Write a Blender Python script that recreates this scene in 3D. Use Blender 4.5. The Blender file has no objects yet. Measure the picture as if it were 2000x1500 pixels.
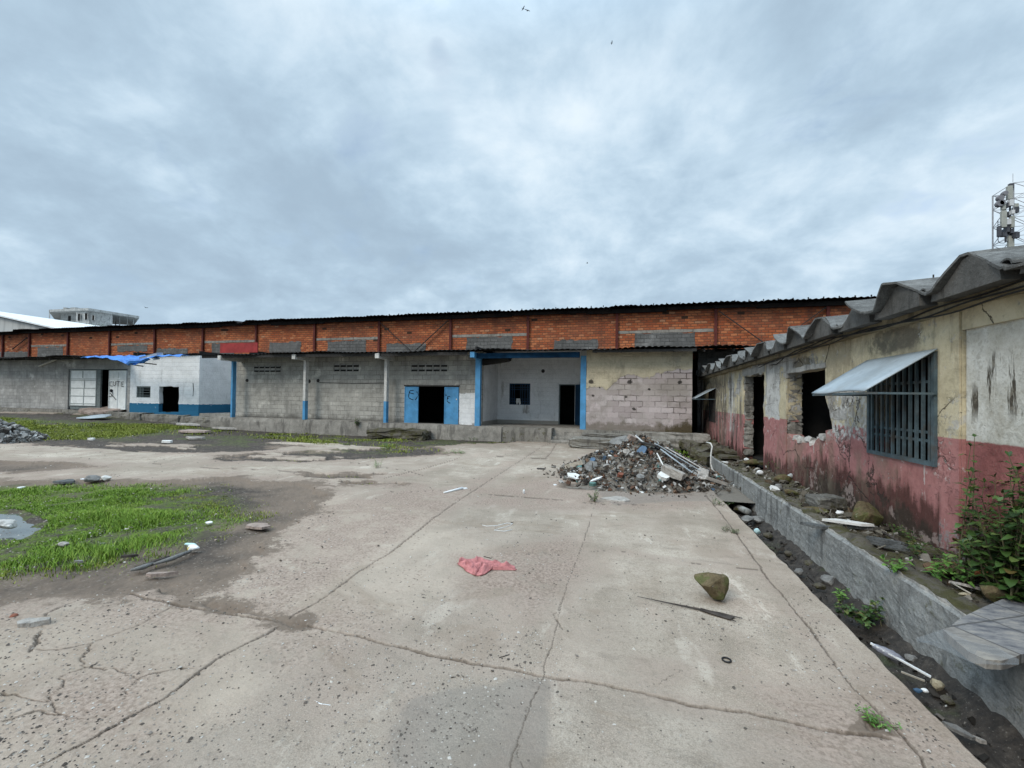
import bpy, bmesh, math, random
import numpy as np
from mathutils import Vector, Matrix, Euler
from mathutils.geometry import tessellate_polygon

random.seed(7)
SC = bpy.context.scene
COL = SC.collection
RAD = math.radians

# ------------------------------------------------------------------ camera
CAM_H = 1.7
YAW, PITCH, ROLL = RAD(14.7), RAD(.77), RAD(.86)
FPX, SHIFT = 840., 18.4            # focal length and shift in 2000-pixel units
cF0 = Vector((-math.sin(YAW), math.cos(YAW), 0)); cR0 = Vector((math.cos(YAW), math.sin(YAW), 0)); cZ = Vector((0, 0, 1))
cF = cF0*math.cos(PITCH) + cZ*math.sin(PITCH); cU0 = cZ*math.cos(PITCH) - cF0*math.sin(PITCH)
cR = cR0*math.cos(ROLL) + cU0*math.sin(ROLL); cU = cU0*math.cos(ROLL) - cR0*math.sin(ROLL)
cam_data = bpy.data.cameras.new("camera")
cam = bpy.data.objects.new("camera", cam_data); COL.objects.link(cam)
cam_data.sensor_fit = 'HORIZONTAL'; cam_data.sensor_width = 36
cam_data.lens = 36*FPX/2000; cam_data.shift_y = SHIFT/2000
cam_data.clip_start = .05; cam_data.clip_end = 3000
cam.matrix_world = Matrix(((cR.x, cU.x, -cF.x, 0), (cR.y, cU.y, -cF.y, 0), (cR.z, cU.z, -cF.z, CAM_H), (0, 0, 0, 1)))
SC.camera = cam

def ray(px, py): return cF + cR*((px-1000)/FPX) + cU*((750-py+SHIFT)/FPX)
def onz(px, py, z=0.):
    d = ray(px, py); t = (z-CAM_H)/d.z
    return Vector((d.x*t, d.y*t, z))
def onY(px, py, Y):
    d = ray(px, py); t = Y/d.y
    return Vector((d.x*t, Y, CAM_H + d.z*t))
def onX(px, py, X):
    d = ray(px, py); t = X/d.x
    return Vector((X, d.y*t, CAM_H + d.z*t))
def sm(a, b, x):
    t = min(1, max(0, (x-a)/(b-a))); return t*t*(3-2*t)
def rise(x, y): return .55*sm(-15, -31, x)*sm(8, 16.5, y)
def gp(px, py):
    z = 0.
    for _ in range(12):
        p = onz(px, py, z); z = .5*z + .5*rise(p.x, p.y)
    p = onz(px, py, z); return Vector((p.x, p.y, rise(p.x, p.y)))

# ------------------------------------------------------------------ sky, sun, exposure
SUN_EL, SUN_AZ = RAD(41), RAD(212)        # azimuth clockwise from +Y: behind the camera, a little left
world = bpy.data.worlds.new("World"); SC.world = world; world.use_nodes = True
def build_world():
    nt = world.node_tree; nt.nodes.clear(); N = nt.nodes; L = nt.links
    def n(t, **k):
        o = N.new(t)
        for a, b in k.items(): setattr(o, a, b)
        return o
    def math_(op, a, b=0., c=None, clamp=False):
        o = n('ShaderNodeMath', operation=op, use_clamp=clamp)
        for i, v in enumerate([a, b] + ([c] if c is not None else [])):
            if isinstance(v, (int, float)): o.inputs[i].default_value = v
            else: L.new(v, o.inputs[i])
        return o.outputs[0]
    def mix(f, a, b):
        o = n('ShaderNodeMix', data_type='RGBA')
        for s, v in ((o.inputs[0], f), (o.inputs[6], a), (o.inputs[7], b)):
            if hasattr(v, 'links'): L.new(v, s)
            else: s.default_value = v if isinstance(v, (int, float)) else (*v, 1)
        return o.outputs[2]
    def mr(v, a, b, c=0., d=1.):
        o = n('ShaderNodeMapRange', interpolation_type='SMOOTHSTEP')
        L.new(v, o.inputs[0])
        for i, q in enumerate((a, b, c, d)): o.inputs[i+1].default_value = q
        return o.outputs[0]
    tc = n('ShaderNodeTexCoord'); d = tc.outputs['Generated']
    sx = n('ShaderNodeSeparateXYZ'); L.new(d, sx.inputs[0])
    X, Y, Z = sx.outputs
    den = math_('ADD', math_('MAXIMUM', Z, 0.), .36)
    cv = n('ShaderNodeCombineXYZ'); L.new(math_('DIVIDE', X, den), cv.inputs[0]); L.new(math_('DIVIDE', Y, den), cv.inputs[1])
    cv = cv.outputs[0]
    def noise(vec, sc, det, ro, off=(0, 0, 0), dist=0.):
        m = n('ShaderNodeMapping'); L.new(vec, m.inputs[0]); m.inputs['Location'].default_value = off
        o = n('ShaderNodeTexNoise'); L.new(m.outputs[0], o.inputs['Vector'])
        o.inputs['Scale'].default_value = sc; o.inputs['Detail'].default_value = det
        o.inputs['Roughness'].default_value = ro; o.inputs['Distortion'].default_value = dist
        return o.outputs['Fac']
    def blob(px, py, w, soft=1.):          # a cloud bank or gap, named by the direction it lies in
        v = ray(px, py).normalized()
        dp = n('ShaderNodeVectorMath', operation='DOT_PRODUCT'); L.new(dw, dp.inputs[0]); dp.inputs[1].default_value = v
        return mr(dp.outputs['Value'], math.cos(RAD(w)), 1.0)
    wn = n('ShaderNodeTexNoise'); L.new(cv, wn.inputs['Vector']); wn.inputs['Scale'].default_value = 1.1; wn.inputs['Detail'].default_value = 5; wn.inputs['Roughness'].default_value = .6
    wm = n('ShaderNodeVectorMath', operation='MULTIPLY_ADD'); L.new(wn.outputs['Color'], wm.inputs[0]); wm.inputs[1].default_value = (.5, .5, .5); L.new(d, wm.inputs[2])
    ws = n('ShaderNodeVectorMath', operation='SUBTRACT'); L.new(wm.outputs[0], ws.inputs[0]); ws.inputs[1].default_value = (.25, .25, .25)
    wz = n('ShaderNodeVectorMath', operation='NORMALIZE'); L.new(ws.outputs[0], wz.inputs[0]); dw = wz.outputs[0]
    big = noise(cv, .85, 3, .5, (3.1, 1.7, 0), .3)
    mid = noise(cv, 2.3, 6, .56, (1.3, 5.2, 0), .35)
    fine = noise(cv, 6.5, 7, .6, (7.3, 2.2, 0), .2)
    f = math_('ADD', math_('MULTIPLY', big, .75), math_('ADD', math_('MULTIPLY', mid, 1.1), math_('MULTIPLY', fine, .62)))
    f = math_('SUBTRACT', f, .735)
    for (px, py, w, a) in SKY_BLOBS:
        f = math_('ADD', f, math_('MULTIPLY', blob(px, py, w), a))
    cr = n('ShaderNodeValToRGB'); L.new(mr(f, .10, .94), cr.inputs[0])
    e = cr.color_ramp.elements
    e[0].position = 0; e[0].color = (.315, .415, .515, 1)
    e[1].position = 1; e[1].color = (.66, .75, .815, 1)
    for p_, c in ((.3, (.375, .492, .60)), (.55, (.455, .578, .685)), (.8, (.56, .672, .765))):
        x = e.new(p_); x.color = (*c, 1)
    cloud = cr.outputs[0]
    sky = n('ShaderNodeTexSky', sky_type='NISHITA'); sky.sun_disc = False
    sky.sun_elevation = SUN_EL; sky.sun_rotation = SUN_AZ; sky.dust_density = 2.5
    # blue gaps
    gap = mr(noise(cv, 1.8, 6, .62, (11.4, 3.3, 0), .4), .60, .74)
    for (px, py, w, a) in SKY_GAPS:
        gap = math_('ADD', gap, math_('MULTIPLY', math_('MULTIPLY', blob(px, py, w), mr(fine, .40, .62)), a), clamp=True)
    gap = math_('MULTIPLY', gap, .34)
    # overcast skies are brightest overhead; boost added above the view to light the scene
    zen = mr(Z, .62, .97, 1., 3.6)
    low = mix(mr(Z, -.02, .16), (.475, .60, .71), cloud)       # paler air near the horizon
    low2 = mix(.55, cloud, low)
    bg_c = n('ShaderNodeBackground'); L.new(low2, bg_c.inputs[0]); L.new(math_('MULTIPLY', zen, CLOUD_STRENGTH), bg_c.inputs[1])
    bg_s = n('ShaderNodeBackground'); L.new(sky.outputs[0], bg_s.inputs[0]); bg_s.inputs[1].default_value = .15
    ms = n('ShaderNodeMixShader'); L.new(gap, ms.inputs[0]); L.new(bg_c.outputs[0], ms.inputs[1]); L.new(bg_s.outputs[0], ms.inputs[2])
    out = n('ShaderNodeOutputWorld'); L.new(ms.outputs[0], out.inputs[0])
CLOUD_STRENGTH = 1.0
SKY_BLOBS = [(220, 250, 26, -.09), (480, 500, 20, -.11), (700, 560, 12, -.07), (120, 420, 15, -.04), (1430, 90, 8, .09), (1385, 195, 6, .08),
             (1500, 330, 14, .11), (1150, 350, 16, .08), (1880, 120, 17, -.07), (1650, 240, 14, -.06), (1950, 330, 12, .07), (560, 30, 15, .06), (1300, 560, 14, -.04), (600, 480, 6, .05)]
SKY_GAPS = [(705, 240, 4.5, .9), (820, 205, 3.5, .7), (830, 113, 2, .7), (640, 425, 3.5, .6), (500, 395, 3, .5), (880, 512, 2, .6), (1735, 388, 2.6, 1.1), (1985, 240, 3.2, 1.), (390, 375, 2.5, .5), (600, 530, 1.5, .3)]
build_world()
sd = bpy.data.lights.new("sun", 'SUN'); sd.energy = 1.5; sd.angle = RAD(24); sd.color = (1, .93, .83)
sun = bpy.data.objects.new("sun", sd); COL.objects.link(sun)
sdir = Vector((math.sin(SUN_AZ)*math.cos(SUN_EL), math.cos(SUN_AZ)*math.cos(SUN_EL), math.sin(SUN_EL)))
sun.rotation_euler = sdir.to_track_quat('Z', 'Y').to_euler(); sun.location = sdir*60
SC.view_settings.view_transform = 'Standard'; SC.view_settings.look = 'None'
SC.view_settings.gamma = 1; SC.view_settings.exposure = 0.33
SC.cycles.use_denoising = True
SC.cycles.max_bounces = 6; SC.cycles.diffuse_bounces = 3; SC.cycles.transparent_max_bounces = 12

# ------------------------------------------------------------------ mesh helpers
class MB:
    def __init__(self): self.v, self.f, self.mi = [], [], []
    def add(self, vs, fs, mi=0):
        o = len(self.v); self.v += [tuple(p) for p in vs]
        self.f += [tuple(i+o for i in f) for f in fs]; self.mi += [mi]*len(fs)
    def box(self, c, s, rot=None, mi=0, jit=0.):
        M = rot if rot is not None else Matrix.Identity(3)
        vs = []
        for z in (-.5, .5):
            for y in (-.5, .5):
                for x in (-.5, .5):
                    p = Vector((x*s[0], y*s[1], z*s[2]))
                    if jit: p += Vector((random.uniform(-jit, jit), random.uniform(-jit, jit), random.uniform(-jit, jit)))
                    vs.append(M @ p + Vector(c))
        self.add(vs, [(0, 2, 3, 1), (4, 5, 7, 6), (0, 1, 5, 4), (2, 6, 7, 3), (0, 4, 6, 2), (1, 3, 7, 5)], mi)
    def b2(self, x0, x1, y0, y1, z0, z1, mi=0):
        self.box(((x0+x1)/2, (y0+y1)/2, (z0+z1)/2), (x1-x0, y1-y0, z1-z0), None, mi)
    def bar(self, a, b, w, h=None, mi=0):
        a, b = Vector(a), Vector(b); d = b-a; L = d.length
        q = d.to_track_quat('X', 'Z').to_matrix()
        self.box((a+b)/2, (L, w, h or w), q, mi)
    def tube(self, pts, r, n=8, mi=0, cap=True):
        pts = [Vector(p) for p in pts]; rs = r if isinstance(r, (list, tuple)) else [r]*len(pts)
        vs = []; up = Vector((0, 0, 1))
        for i, p in enumerate(pts):
            t = (pts[min(i+1, len(pts)-1)] - pts[max(i-1, 0)])
            t = t.normalized() if t.length > 1e-9 else Vector((0, 0, 1))
            a = t.cross(up)
            if a.length < .05: a = t.cross(Vector((1, 0, 0)))
            a.normalize(); b = t.cross(a)
            for k in range(n):
                w = 2*math.pi*k/n; vs.append(p + (a*math.cos(w) + b*math.sin(w))*rs[i])
        fs = []
        for i in range(len(pts)-1):
            for k in range(n):
                fs.append((i*n+k, i*n+(k+1) % n, (i+1)*n+(k+1) % n, (i+1)*n+k))
        if cap:
            fs.append(tuple(range(n-1, -1, -1))); fs.append(tuple((len(pts)-1)*n+k for k in range(n)))
        self.add(vs, fs, mi)
    def prism(self, poly, vec, mi=0):           # closed 3-D polygon pushed along vec
        n = len(poly); vec = Vector(vec)
        vs = [Vector(p) for p in poly] + [Vector(p)+vec for p in poly]
        fs = [tuple(range(n)), tuple(range(2*n-1, n-1, -1))] + [(i, i+n, (i+1) % n+n, (i+1) % n) for i in range(n)]
        self.add(vs, fs, mi)
    def wall(self, outer, holes, axis, plane, thick, mi=0):   # plate with holes
        loops = [outer] + holes
        tri = tessellate_polygon([[Vector((u, v, 0)) for u, v in lp] for lp in loops])
        flat = [p for lp in loops for p in lp]; n = len(flat)
        def m(p, off): return (p[0], plane+off, p[1]) if axis == 'y' else (plane+off, p[0], p[1])
        vs = [m(p, 0) for p in flat] + [m(p, thick) for p in flat]
        fs = [tuple(t) for t in tri] + [tuple(i+n for i in reversed(t)) for t in tri]
        o = 0
        for lp in loops:
            k = len(lp)
            for i in range(k):
                a, b = o+i, o+(i+1) % k; fs.append((a, b, b+n, a+n))
            o += k
        self.add(vs, fs, mi)
    def sheet(self, rows, mi=0):                # grid of points
        h, w = len(rows), len(rows[0])
        self.add([p for r in rows for p in r], [(i*w+j, i*w+j+1, (i+1)*w+j+1, (i+1)*w+j) for i in range(h-1) for j in range(w-1)], mi)
    def build(self, name, mat, parent=None, root=None, smooth=False, loc=None, recalc=True, bevel=0., thick=0., autosmooth=None):
        me = bpy.data.meshes.new(name)
        off = Vector(loc) if loc is not None else Vector((0, 0, 0))
        me.from_pydata([tuple(Vector(p)-off) for p in self.v], [], self.f)
        for m in (mat if isinstance(mat, (list, tuple)) else [mat]): me.materials.append(m)
        if len(me.polygons) == len(self.mi): me.polygons.foreach_set('material_index', self.mi)
        if recalc:
            bm = bmesh.new(); bm.from_mesh(me)
            bmesh.ops.recalc_face_normals(bm, faces=bm.faces); bm.to_mesh(me); bm.free()
        if smooth: me.polygons.foreach_set('use_smooth', [True]*len(me.polygons))
        me.update()
        o = bpy.data.objects.new(name, me); COL.objects.link(o); o.location = off
        if parent is not None:
            o.parent = parent
            o.matrix_parent_inverse = Matrix.Translation(-Vector(parent['_o'])) if '_o' in parent else Matrix.Identity(4)
        if thick:
            s = o.modifiers.new('thickness', 'SOLIDIFY'); s.thickness = thick; s.offset = 0
        if bevel:
            b = o.modifiers.new('bevel', 'BEVEL'); b.width = bevel; b.segments = 2; b.limit_method = 'ANGLE'; b.angle_limit = RAD(50)
        if autosmooth: me.polygons.foreach_set('use_smooth', [True]*len(me.polygons))
        return o
ROOTS = []
def thing(name, label, cat, loc=(0, 0, 0), group=None):
    o = bpy.data.objects.new(name, None); COL.objects.link(o); o.location = loc; o['_o'] = tuple(loc)
    o.empty_display_size = .1; ROOTS.append(o)
    return tag(o, label, cat, group)
def tag(o, label, cat, group=None):
    o['label'] = label; o['category'] = cat
    if group: o['group'] = group
    return o
def kind(o, k): o['kind'] = k; return o
def one(mb, name, label, cat, mat, loc, group=None, **k):
    return tag(mb.build(name, mat, loc=loc, **k), label, cat, group)
def jag(poly, amp, step, closed=True, rng=random):
    out = []
    n = len(poly)
    for i in range(n if closed else n-1):
        a, b = poly[i], poly[(i+1) % n]
        d = math.hypot(b[0]-a[0], b[1]-a[1]); k = max(1, int(d/step))
        for j in range(k):
            t = j/k; w = 0 if j == 0 else amp
            out.append((a[0]+(b[0]-a[0])*t + rng.uniform(-w, w), a[1]+(b[1]-a[1])*t + rng.uniform(-w, w)))
    if not closed: out.append(poly[-1])
    return out
def rect(u0, u1, v0, v1): return [(u0, v0), (u1, v0), (u1, v1), (u0, v1)]
def rz(a): return Matrix.Rotation(a, 3, 'Z')
def eul(a, b, c): return Euler((a, b, c)).to_matrix()

# numpy value noise
def _h(ix, iy, s):
    n = (ix.astype(np.int64)*374761393 + iy.astype(np.int64)*668265263 + s*1442695041) & 0xffffffff
    n = ((n ^ (n >> 13))*1274126177) & 0xffffffff
    n = ((n ^ (n >> 16))*2246822519) & 0xffffffff
    return ((n ^ (n >> 15)) & 0xffffff)/float(0xffffff)
def vn(x, y, s=0):
    ix, iy = np.floor(x), np.floor(y); fx, fy = x-ix, y-iy
    fx = fx*fx*(3-2*fx); fy = fy*fy*(3-2*fy)
    a, b, c, d = _h(ix, iy, s), _h(ix+1, iy, s), _h(ix, iy+1, s), _h(ix+1, iy+1, s)
    return (a*(1-fx)+b*fx)*(1-fy) + (c*(1-fx)+d*fx)*fy
def fbm(x, y, o=4, s=0, g=.5):
    t = 0; a = 1; w = 0
    for i in range(o):
        t = t + a*vn(x*2**i+i*17.3, y*2**i-i*9.1, s+i); w += a; a *= g
    return t/w
def npsm(a, b, x):
    t = np.clip((x-a)/(b-a), 0, 1); return t*t*(3-2*t)

# ------------------------------------------------------------------ material helper
class G:
    def __init__(self, name, rough=.9, spec=.25):
        self.m = bpy.data.materials.new(name); self.m.use_nodes = True
        self.t = self.m.node_tree; self.N = self.t.nodes; self.L = self.t.links
        self.b = self.N['Principled BSDF']; self.b.inputs['Roughness'].default_value = rough
        self.b.inputs['Specular IOR Level'].default_value = spec
        self.pos = self.N.new('ShaderNodeTexCoord').outputs['Object']
        s = self.N.new('ShaderNodeSeparateXYZ'); self.L.new(self.pos, s.inputs[0]); self.x, self.y, self.z = s.outputs
    def put(self, s, v):
        if hasattr(v, 'is_linked') or hasattr(v, 'links'): self.L.new(v, s)
        elif isinstance(v, (int, float)):
            s.default_value = v if not hasattr(s.default_value, '__len__') else ((v, v, v, 1) if len(s.default_value) == 4 else (v, v, v))
        else: s.default_value = (*v, 1) if len(s.default_value) == 4 and len(v) == 3 else v
    def math(self, op, a, b=0., clamp=False):
        o = self.N.new('ShaderNodeMath'); o.operation = op; o.use_clamp = clamp
        self.put(o.inputs[0], a); self.put(o.inputs[1], b); return o.outputs[0]
    def add(self, a, b): return self.math('ADD', a, b)
    def mul(self, a, b): return self.math('MULTIPLY', a, b)
    def sub(self, a, b): return self.math('SUBTRACT', a, b)
    def add3(self, v, f):
        o = self.N.new('ShaderNodeVectorMath'); o.operation = 'ADD'; self.put(o.inputs[0], v); self.put(o.inputs[1], self.comb(self.mul(f, .12), self.mul(f, -.1), 0.)); return o.outputs[0]
    def mx(self, a, b): return self.math('MAXIMUM', a, b)
    def mn(self, a, b): return self.math('MINIMUM', a, b)
    def inv(self, a): return self.math('SUBTRACT', 1., a)
    def comb(self, x, y, z=0.):
        o = self.N.new('ShaderNodeCombineXYZ')
        for i, v in enumerate((x, y, z)): self.put(o.inputs[i], v)
        return o.outputs[0]
    def sc(self, v, s):
        o = self.N.new('ShaderNodeVectorMath'); o.operation = 'MULTIPLY'; self.put(o.inputs[0], v); self.put(o.inputs[1], s); return o.outputs[0]
    def noise(self, s, det=4, ro=.55, vec=None, dist=0., col=False):
        o = self.N.new('ShaderNodeTexNoise'); self.L.new(vec if vec is not None else self.pos, o.inputs['Vector'])
        o.inputs['Scale'].default_value = s; o.inputs['Detail'].default_value = det
        o.inputs['Roughness'].default_value = ro; o.inputs['Distortion'].default_value = dist
        return o.outputs['Color' if col else 'Fac']
    def voro(self, s, feat='F1', out='Distance', vec=None, rnd=1.):
        o = self.N.new('ShaderNodeTexVoronoi'); o.feature = feat; self.L.new(vec if vec is not None else self.pos, o.inputs['Vector'])
        o.inputs['Scale'].default_value = s; o.inputs['Randomness'].default_value = rnd
        return o.outputs[out]
    def step(self, v, a, b, c=0., d=1.):
        o = self.N.new('ShaderNodeMapRange'); o.interpolation_type = 'SMOOTHSTEP'; self.put(o.inputs[0], v)
        for i, q in enumerate((a, b, c, d)): self.put(o.inputs[i+1], q)
        return o.outputs[0]
    def mix(self, f, a, b, mode='MIX'):
        o = self.N.new('ShaderNodeMix'); o.data_type = 'RGBA'; o.blend_type = mode
        self.put(o.inputs[0], f); self.put(o.inputs[6], a); self.put(o.inputs[7], b); return o.outputs[2]
    def ramp(self, f, stops):
        o = self.N.new('ShaderNodeValToRGB'); self.put(o.inputs[0], f); e = o.color_ramp.elements
        while len(e) < len(stops): e.new(.5)
        for el, (p, c) in zip(e, stops): el.position = p; el.color = (*c, 1)
        return o.outputs[0]
    def white(self, vec):
        o = self.N.new('ShaderNodeTexWhiteNoise'); o.noise_dimensions = '2D'; self.L.new(vec, o.inputs['Vector']); return o.outputs['Value']
    def attr(self, n):
        o = self.N.new('ShaderNodeAttribute'); o.attribute_name = n; return o.outputs['Fac']
    def acol(self, n):
        o = self.N.new('ShaderNodeAttribute'); o.attribute_name = n; return o.outputs['Color']
    def oinfo(self):
        return self.N.new('ShaderNodeObjectInfo').outputs['Random']
    def bricks(self, u, v, w, h, m, wob=.012, off=.5, ws=6.):
        nz = self.noise(ws, 3, .6); n2 = self.noise(ws*1.3, 3, .6, self.sc(self.pos, (1.1, .9, 1.3)))
        u = self.add(u, self.mul(self.sub(nz, .5), wob*2)); v = self.add(v, self.mul(self.sub(n2, .5), wob*2))
        r = self.math('FLOOR', self.math('DIVIDE', v, h))
        uu = self.add(self.math('DIVIDE', u, w), self.mul(self.math('FLOORED_MODULO', r, 2.), off))
        c = self.math('FLOOR', uu)
        fu = self.mul(self.math('FRACT', uu), w); fv = self.mul(self.math('FRACT', self.math('DIVIDE', v, h)), h)
        d = self.mn(self.mn(fu, self.sub(w, fu)), self.mn(fv, self.sub(h, fv)))
        mort = self.inv(self.step(d, m*.4, m))
        return mort, self.white(self.comb(c, r)), d
    def box(self, u, v, u0, u1, v0, v1, soft=.05, nz=None, amp=0.):
        if nz is not None:
            w = self.mul(self.sub(nz, .5), amp); u = self.add(u, w); v = self.add(v, w)
        a = self.mul(self.step(u, u0-soft, u0+soft), self.inv(self.step(u, u1-soft, u1+soft)))
        b = self.mul(self.step(v, v0-soft, v0+soft), self.inv(self.step(v, v1-soft, v1+soft)))
        return self.mul(a, b)
    def ell(self, u, v, uc, vc, ru, rv, nz=None, amp=.6):
        a = self.math('DIVIDE', self.sub(u, uc), ru); b = self.math('DIVIDE', self.sub(v, vc), rv)
        d = self.math('SQRT', self.add(self.mul(a, a), self.mul(b, b)))
        if nz is not None: d = self.add(d, self.mul(self.sub(nz, .5), amp*2))
        return self.inv(self.step(d, .55, 1.))
    def bump(self, h, s=.5, dist=.01):
        o = self.N.new('ShaderNodeBump'); o.inputs['Strength'].default_value = s; o.inputs['Distance'].default_value = dist
        self.put(o.inputs['Height'], h); self.L.new(o.outputs[0], self.b.inputs['Normal'])
    def done(self, col, rough=None):
        self.put(self.b.inputs['Base Color'], col)
        if rough is not None: self.put(self.b.inputs['Roughness'], rough)
        return self.m
def plain(name, c, var=.25, rough=.8, scale=6., spec=.25, metal=0., dirt=None, bump=.3, dark=.5):
    g = G(name, rough, spec); n = g.noise(scale, 6, .62); n2 = g.noise(scale*7, 4, .6)
    lo = tuple(x*(1-var) for x in c); hi = tuple(min(1, x*(1+var)) for x in c)
    col = g.mix(g.step(n, .3, .7), lo, hi); col = g.mix(g.mul(g.step(n2, .52, .75), .4), col, tuple(x*dark for x in c))
    if dirt: col = g.mix(g.mul(g.step(g.noise(scale*.6, 5, .65), .48, .68), .75), col, dirt)
    g.b.inputs['Metallic'].default_value = metal
    g.bump(n2, bump, .008); return g.done(col)

# ================================================================== GROUND
def ground_material():
    g = G("worn concrete and soil", .93, .18)
    rub = g.attr('worn'); soil, dust, crack, damp, moss = g.attr('soil'), g.attr('dust'), g.attr('crack'), g.attr('damp'), g.attr('moss')
    n1 = g.noise(.55, 5, .6); n2 = g.noise(2.3, 6, .65, dist=.4); n3 = g.noise(9., 6, .68); n4 = g.noise(38., 4, .7); n5 = g.noise(130., 3, .7)
    con = g.ramp(g.add(g.mul(n1, .45), g.add(g.mul(n2, .4), g.mul(n3, .15))),
                 [(.34, (.20, .172, .140)), (.45, (.295, .258, .215)), (.52, (.365, .325, .276)), (.60, (.43, .388, .332)), (.70, (.51, .467, .408))])
    con = g.mix(g.mul(g.step(g.noise(1.1, 4, .6, g.sc(g.pos, (1.3, .7, 1))), .5, .66), .35), con, (.42, .335, .285))       # rusty pink wash
    con = g.mix(g.mul(g.step(g.noise(3.1, 6, .7, g.sc(g.pos, (.8, 1.7, 1)), .6), .55, .68), .5), con, (.17, .148, .125))   # grime
    con = g.mix(g.mul(g.step(g.noise(1.7, 5, .6, g.sc(g.pos, (1.9, .6, 1)), .3), .58, .66), .45), con, (.60, .565, .50))  # bleached laitance
    con = g.mix(g.mul(g.step(n4, .50, .62), .5), con, (.17, .145, .115))
    con = g.mix(g.mul(g.step(n5, .52, .62), .45), con, (.52, .48, .41))
    con = g.mix(g.mul(g.inv(g.step(n5, .36, .46)), .4), con, (.12, .10, .08))
    con = g.mix(g.mul(rub, g.step(n2, .35, .6, .35, .8)), con, g.mix(n3, (.37, .315, .255), (.52, .47, .40)))
    # pits and stones showing through the worn face
    vp = g.voro(26., vec=g.sc(g.pos, (1, 1, .2))); vm = g.mul(g.step(g.noise(2.1, 5, .7), .47, .60), g.add(g.mul(rub, .75), .25))
    pit = g.mul(g.inv(g.step(vp, .12, .30)), vm)
    con = g.mix(g.mul(pit, .5), con, (.105, .085, .068))
    vq = g.voro(11., vec=g.sc(g.add3(g.pos, n3), (1, 1.6, .2))); pq = g.mul(g.inv(g.step(vq, .10, .24)), g.mul(rub, g.step(n2, .50, .60))); con = g.mix(g.mul(pq, .75), con, (.13, .095, .078))
    big = g.noise(.42, 4, .55, dist=.5); con = g.mix(g.mul(g.step(big, .47, .60), .42), con, (.19, .162, .13)); con = g.mix(g.mul(g.attr('tone'), .34), con, (.17, .155, .135))
    con = g.mix(g.mul(g.step(g.noise(.9, 5, .62, g.sc(g.pos, (.8, 1.2, 1)), .8), .54, .62), .4), con, (.21, .17, .13))
    con = g.mix(1., con, (1.11, 1.055, 1.01), 'MULTIPLY')
    dn = g.mul(dust, g.step(g.add(n2, g.mul(n3, .5)), .48, .82))
    con = g.mix(g.mul(dn, .85), con, g.mix(g.step(n4, .35, .65), (.185, .135, .105), (.37, .29, .24)))
    con = g.mix(g.mul(damp, .40), con, (.16, .147, .13))
    so = g.ramp(g.add(g.mul(n3, .6), g.mul(n4, .4)), [(.3, (.036, .030, .026)), (.5, (.064, .053, .045)), (.72, (.115, .095, .08))])
    so = g.mix(g.mul(g.step(n2, .52, .66), .45), so, g.mix(n3, (.095, .073, .057), (.15, .118, .093)))
    vs = g.voro(55., out='Color', vec=g.sc(g.pos, (1, 1, .3))); sp = g.N.new('ShaderNodeSeparateXYZ'); g.L.new(vs, sp.inputs[0])
    so = g.mix(g.mul(g.step(sp.outputs[0], .93, .96), .5), so, (.28, .25, .215))
    so = g.mix(g.mul(g.inv(g.attr('deep')), .8), so, g.mix(n4, (.15, .112, .085), (.25, .195, .152)))
    so = g.mix(g.mul(moss, g.step(g.add(n3, g.mul(n4, .4)), .55, .85)), so, g.mix(n2, (.055, .085, .015), (.12, .17, .028)))
    sk = g.step(g.add(soil, g.add(g.mul(g.sub(n4, .5), 1.1), g.mul(g.sub(n3, .5), 1.3))), .38, .62)
    col = g.mix(sk, con, so)
    col = g.mix(g.mul(crack, .8), col, g.mix(n4, (.04, .031, .024), (.13, .10, .078)))
    h = g.add(g.mul(n4, .5), g.add(g.mul(n5, .35), g.sub(g.mul(n3, .7), g.mul(pit, .5))))
    g.bump(h, .85, .012)
    return g.done(col, g.mix(damp, (.93,)*3, (.7,)*3))
MAT_GROUND = ground_material()

def wpoly(px): return np.array([tuple(gp(x, y))[:2] for x, y in px])
def sdist(P, x, y):                      # signed distance to a polygon, positive inside
    d = np.full(x.shape, 1e9); ins = np.zeros(x.shape, bool); n = len(P)
    for i in range(n):
        (ax, ay), (bx, by) = P[i], P[(i+1) % n]
        ex, ey = bx-ax, by-ay; t = np.clip(((x-ax)*ex+(y-ay)*ey)/(ex*ex+ey*ey+1e-12), 0, 1)
        d = np.minimum(d, (x-ax-t*ex)**2 + (y-ay-t*ey)**2)
        c = (ay > y) != (by > y)
        ins ^= c & (x < (bx-ax)*(y-ay)/(by-ay+1e-12)+ax)
    return np.where(ins, 1, -1)*np.sqrt(d)
def pdist(P, x, y):
    d = np.full(x.shape, 1e9)
    for i in range(len(P)-1):
        (ax, ay), (bx, by) = P[i], P[i+1]
        m = (x > min(ax, bx)-.6) & (x < max(ax, bx)+.6) & (y > min(ay, by)-.6) & (y < max(ay, by)+.6)
        if not m.any(): continue
        xx, yy = x[m], y[m]; ex, ey = bx-ax, by-ay
        t = np.clip(((xx-ax)*ex+(yy-ay)*ey)/(ex*ex+ey*ey+1e-12), 0, 1)
        d[m] = np.minimum(d[m], np.sqrt((xx-ax-t*ex)**2 + (yy-ay-t*ey)**2))
    return d
def npz(x, y):                            # the yard climbs gently towards the far left
    return .55*npsm(-15, -31, x)*npsm(8, 16.5, y)

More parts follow.
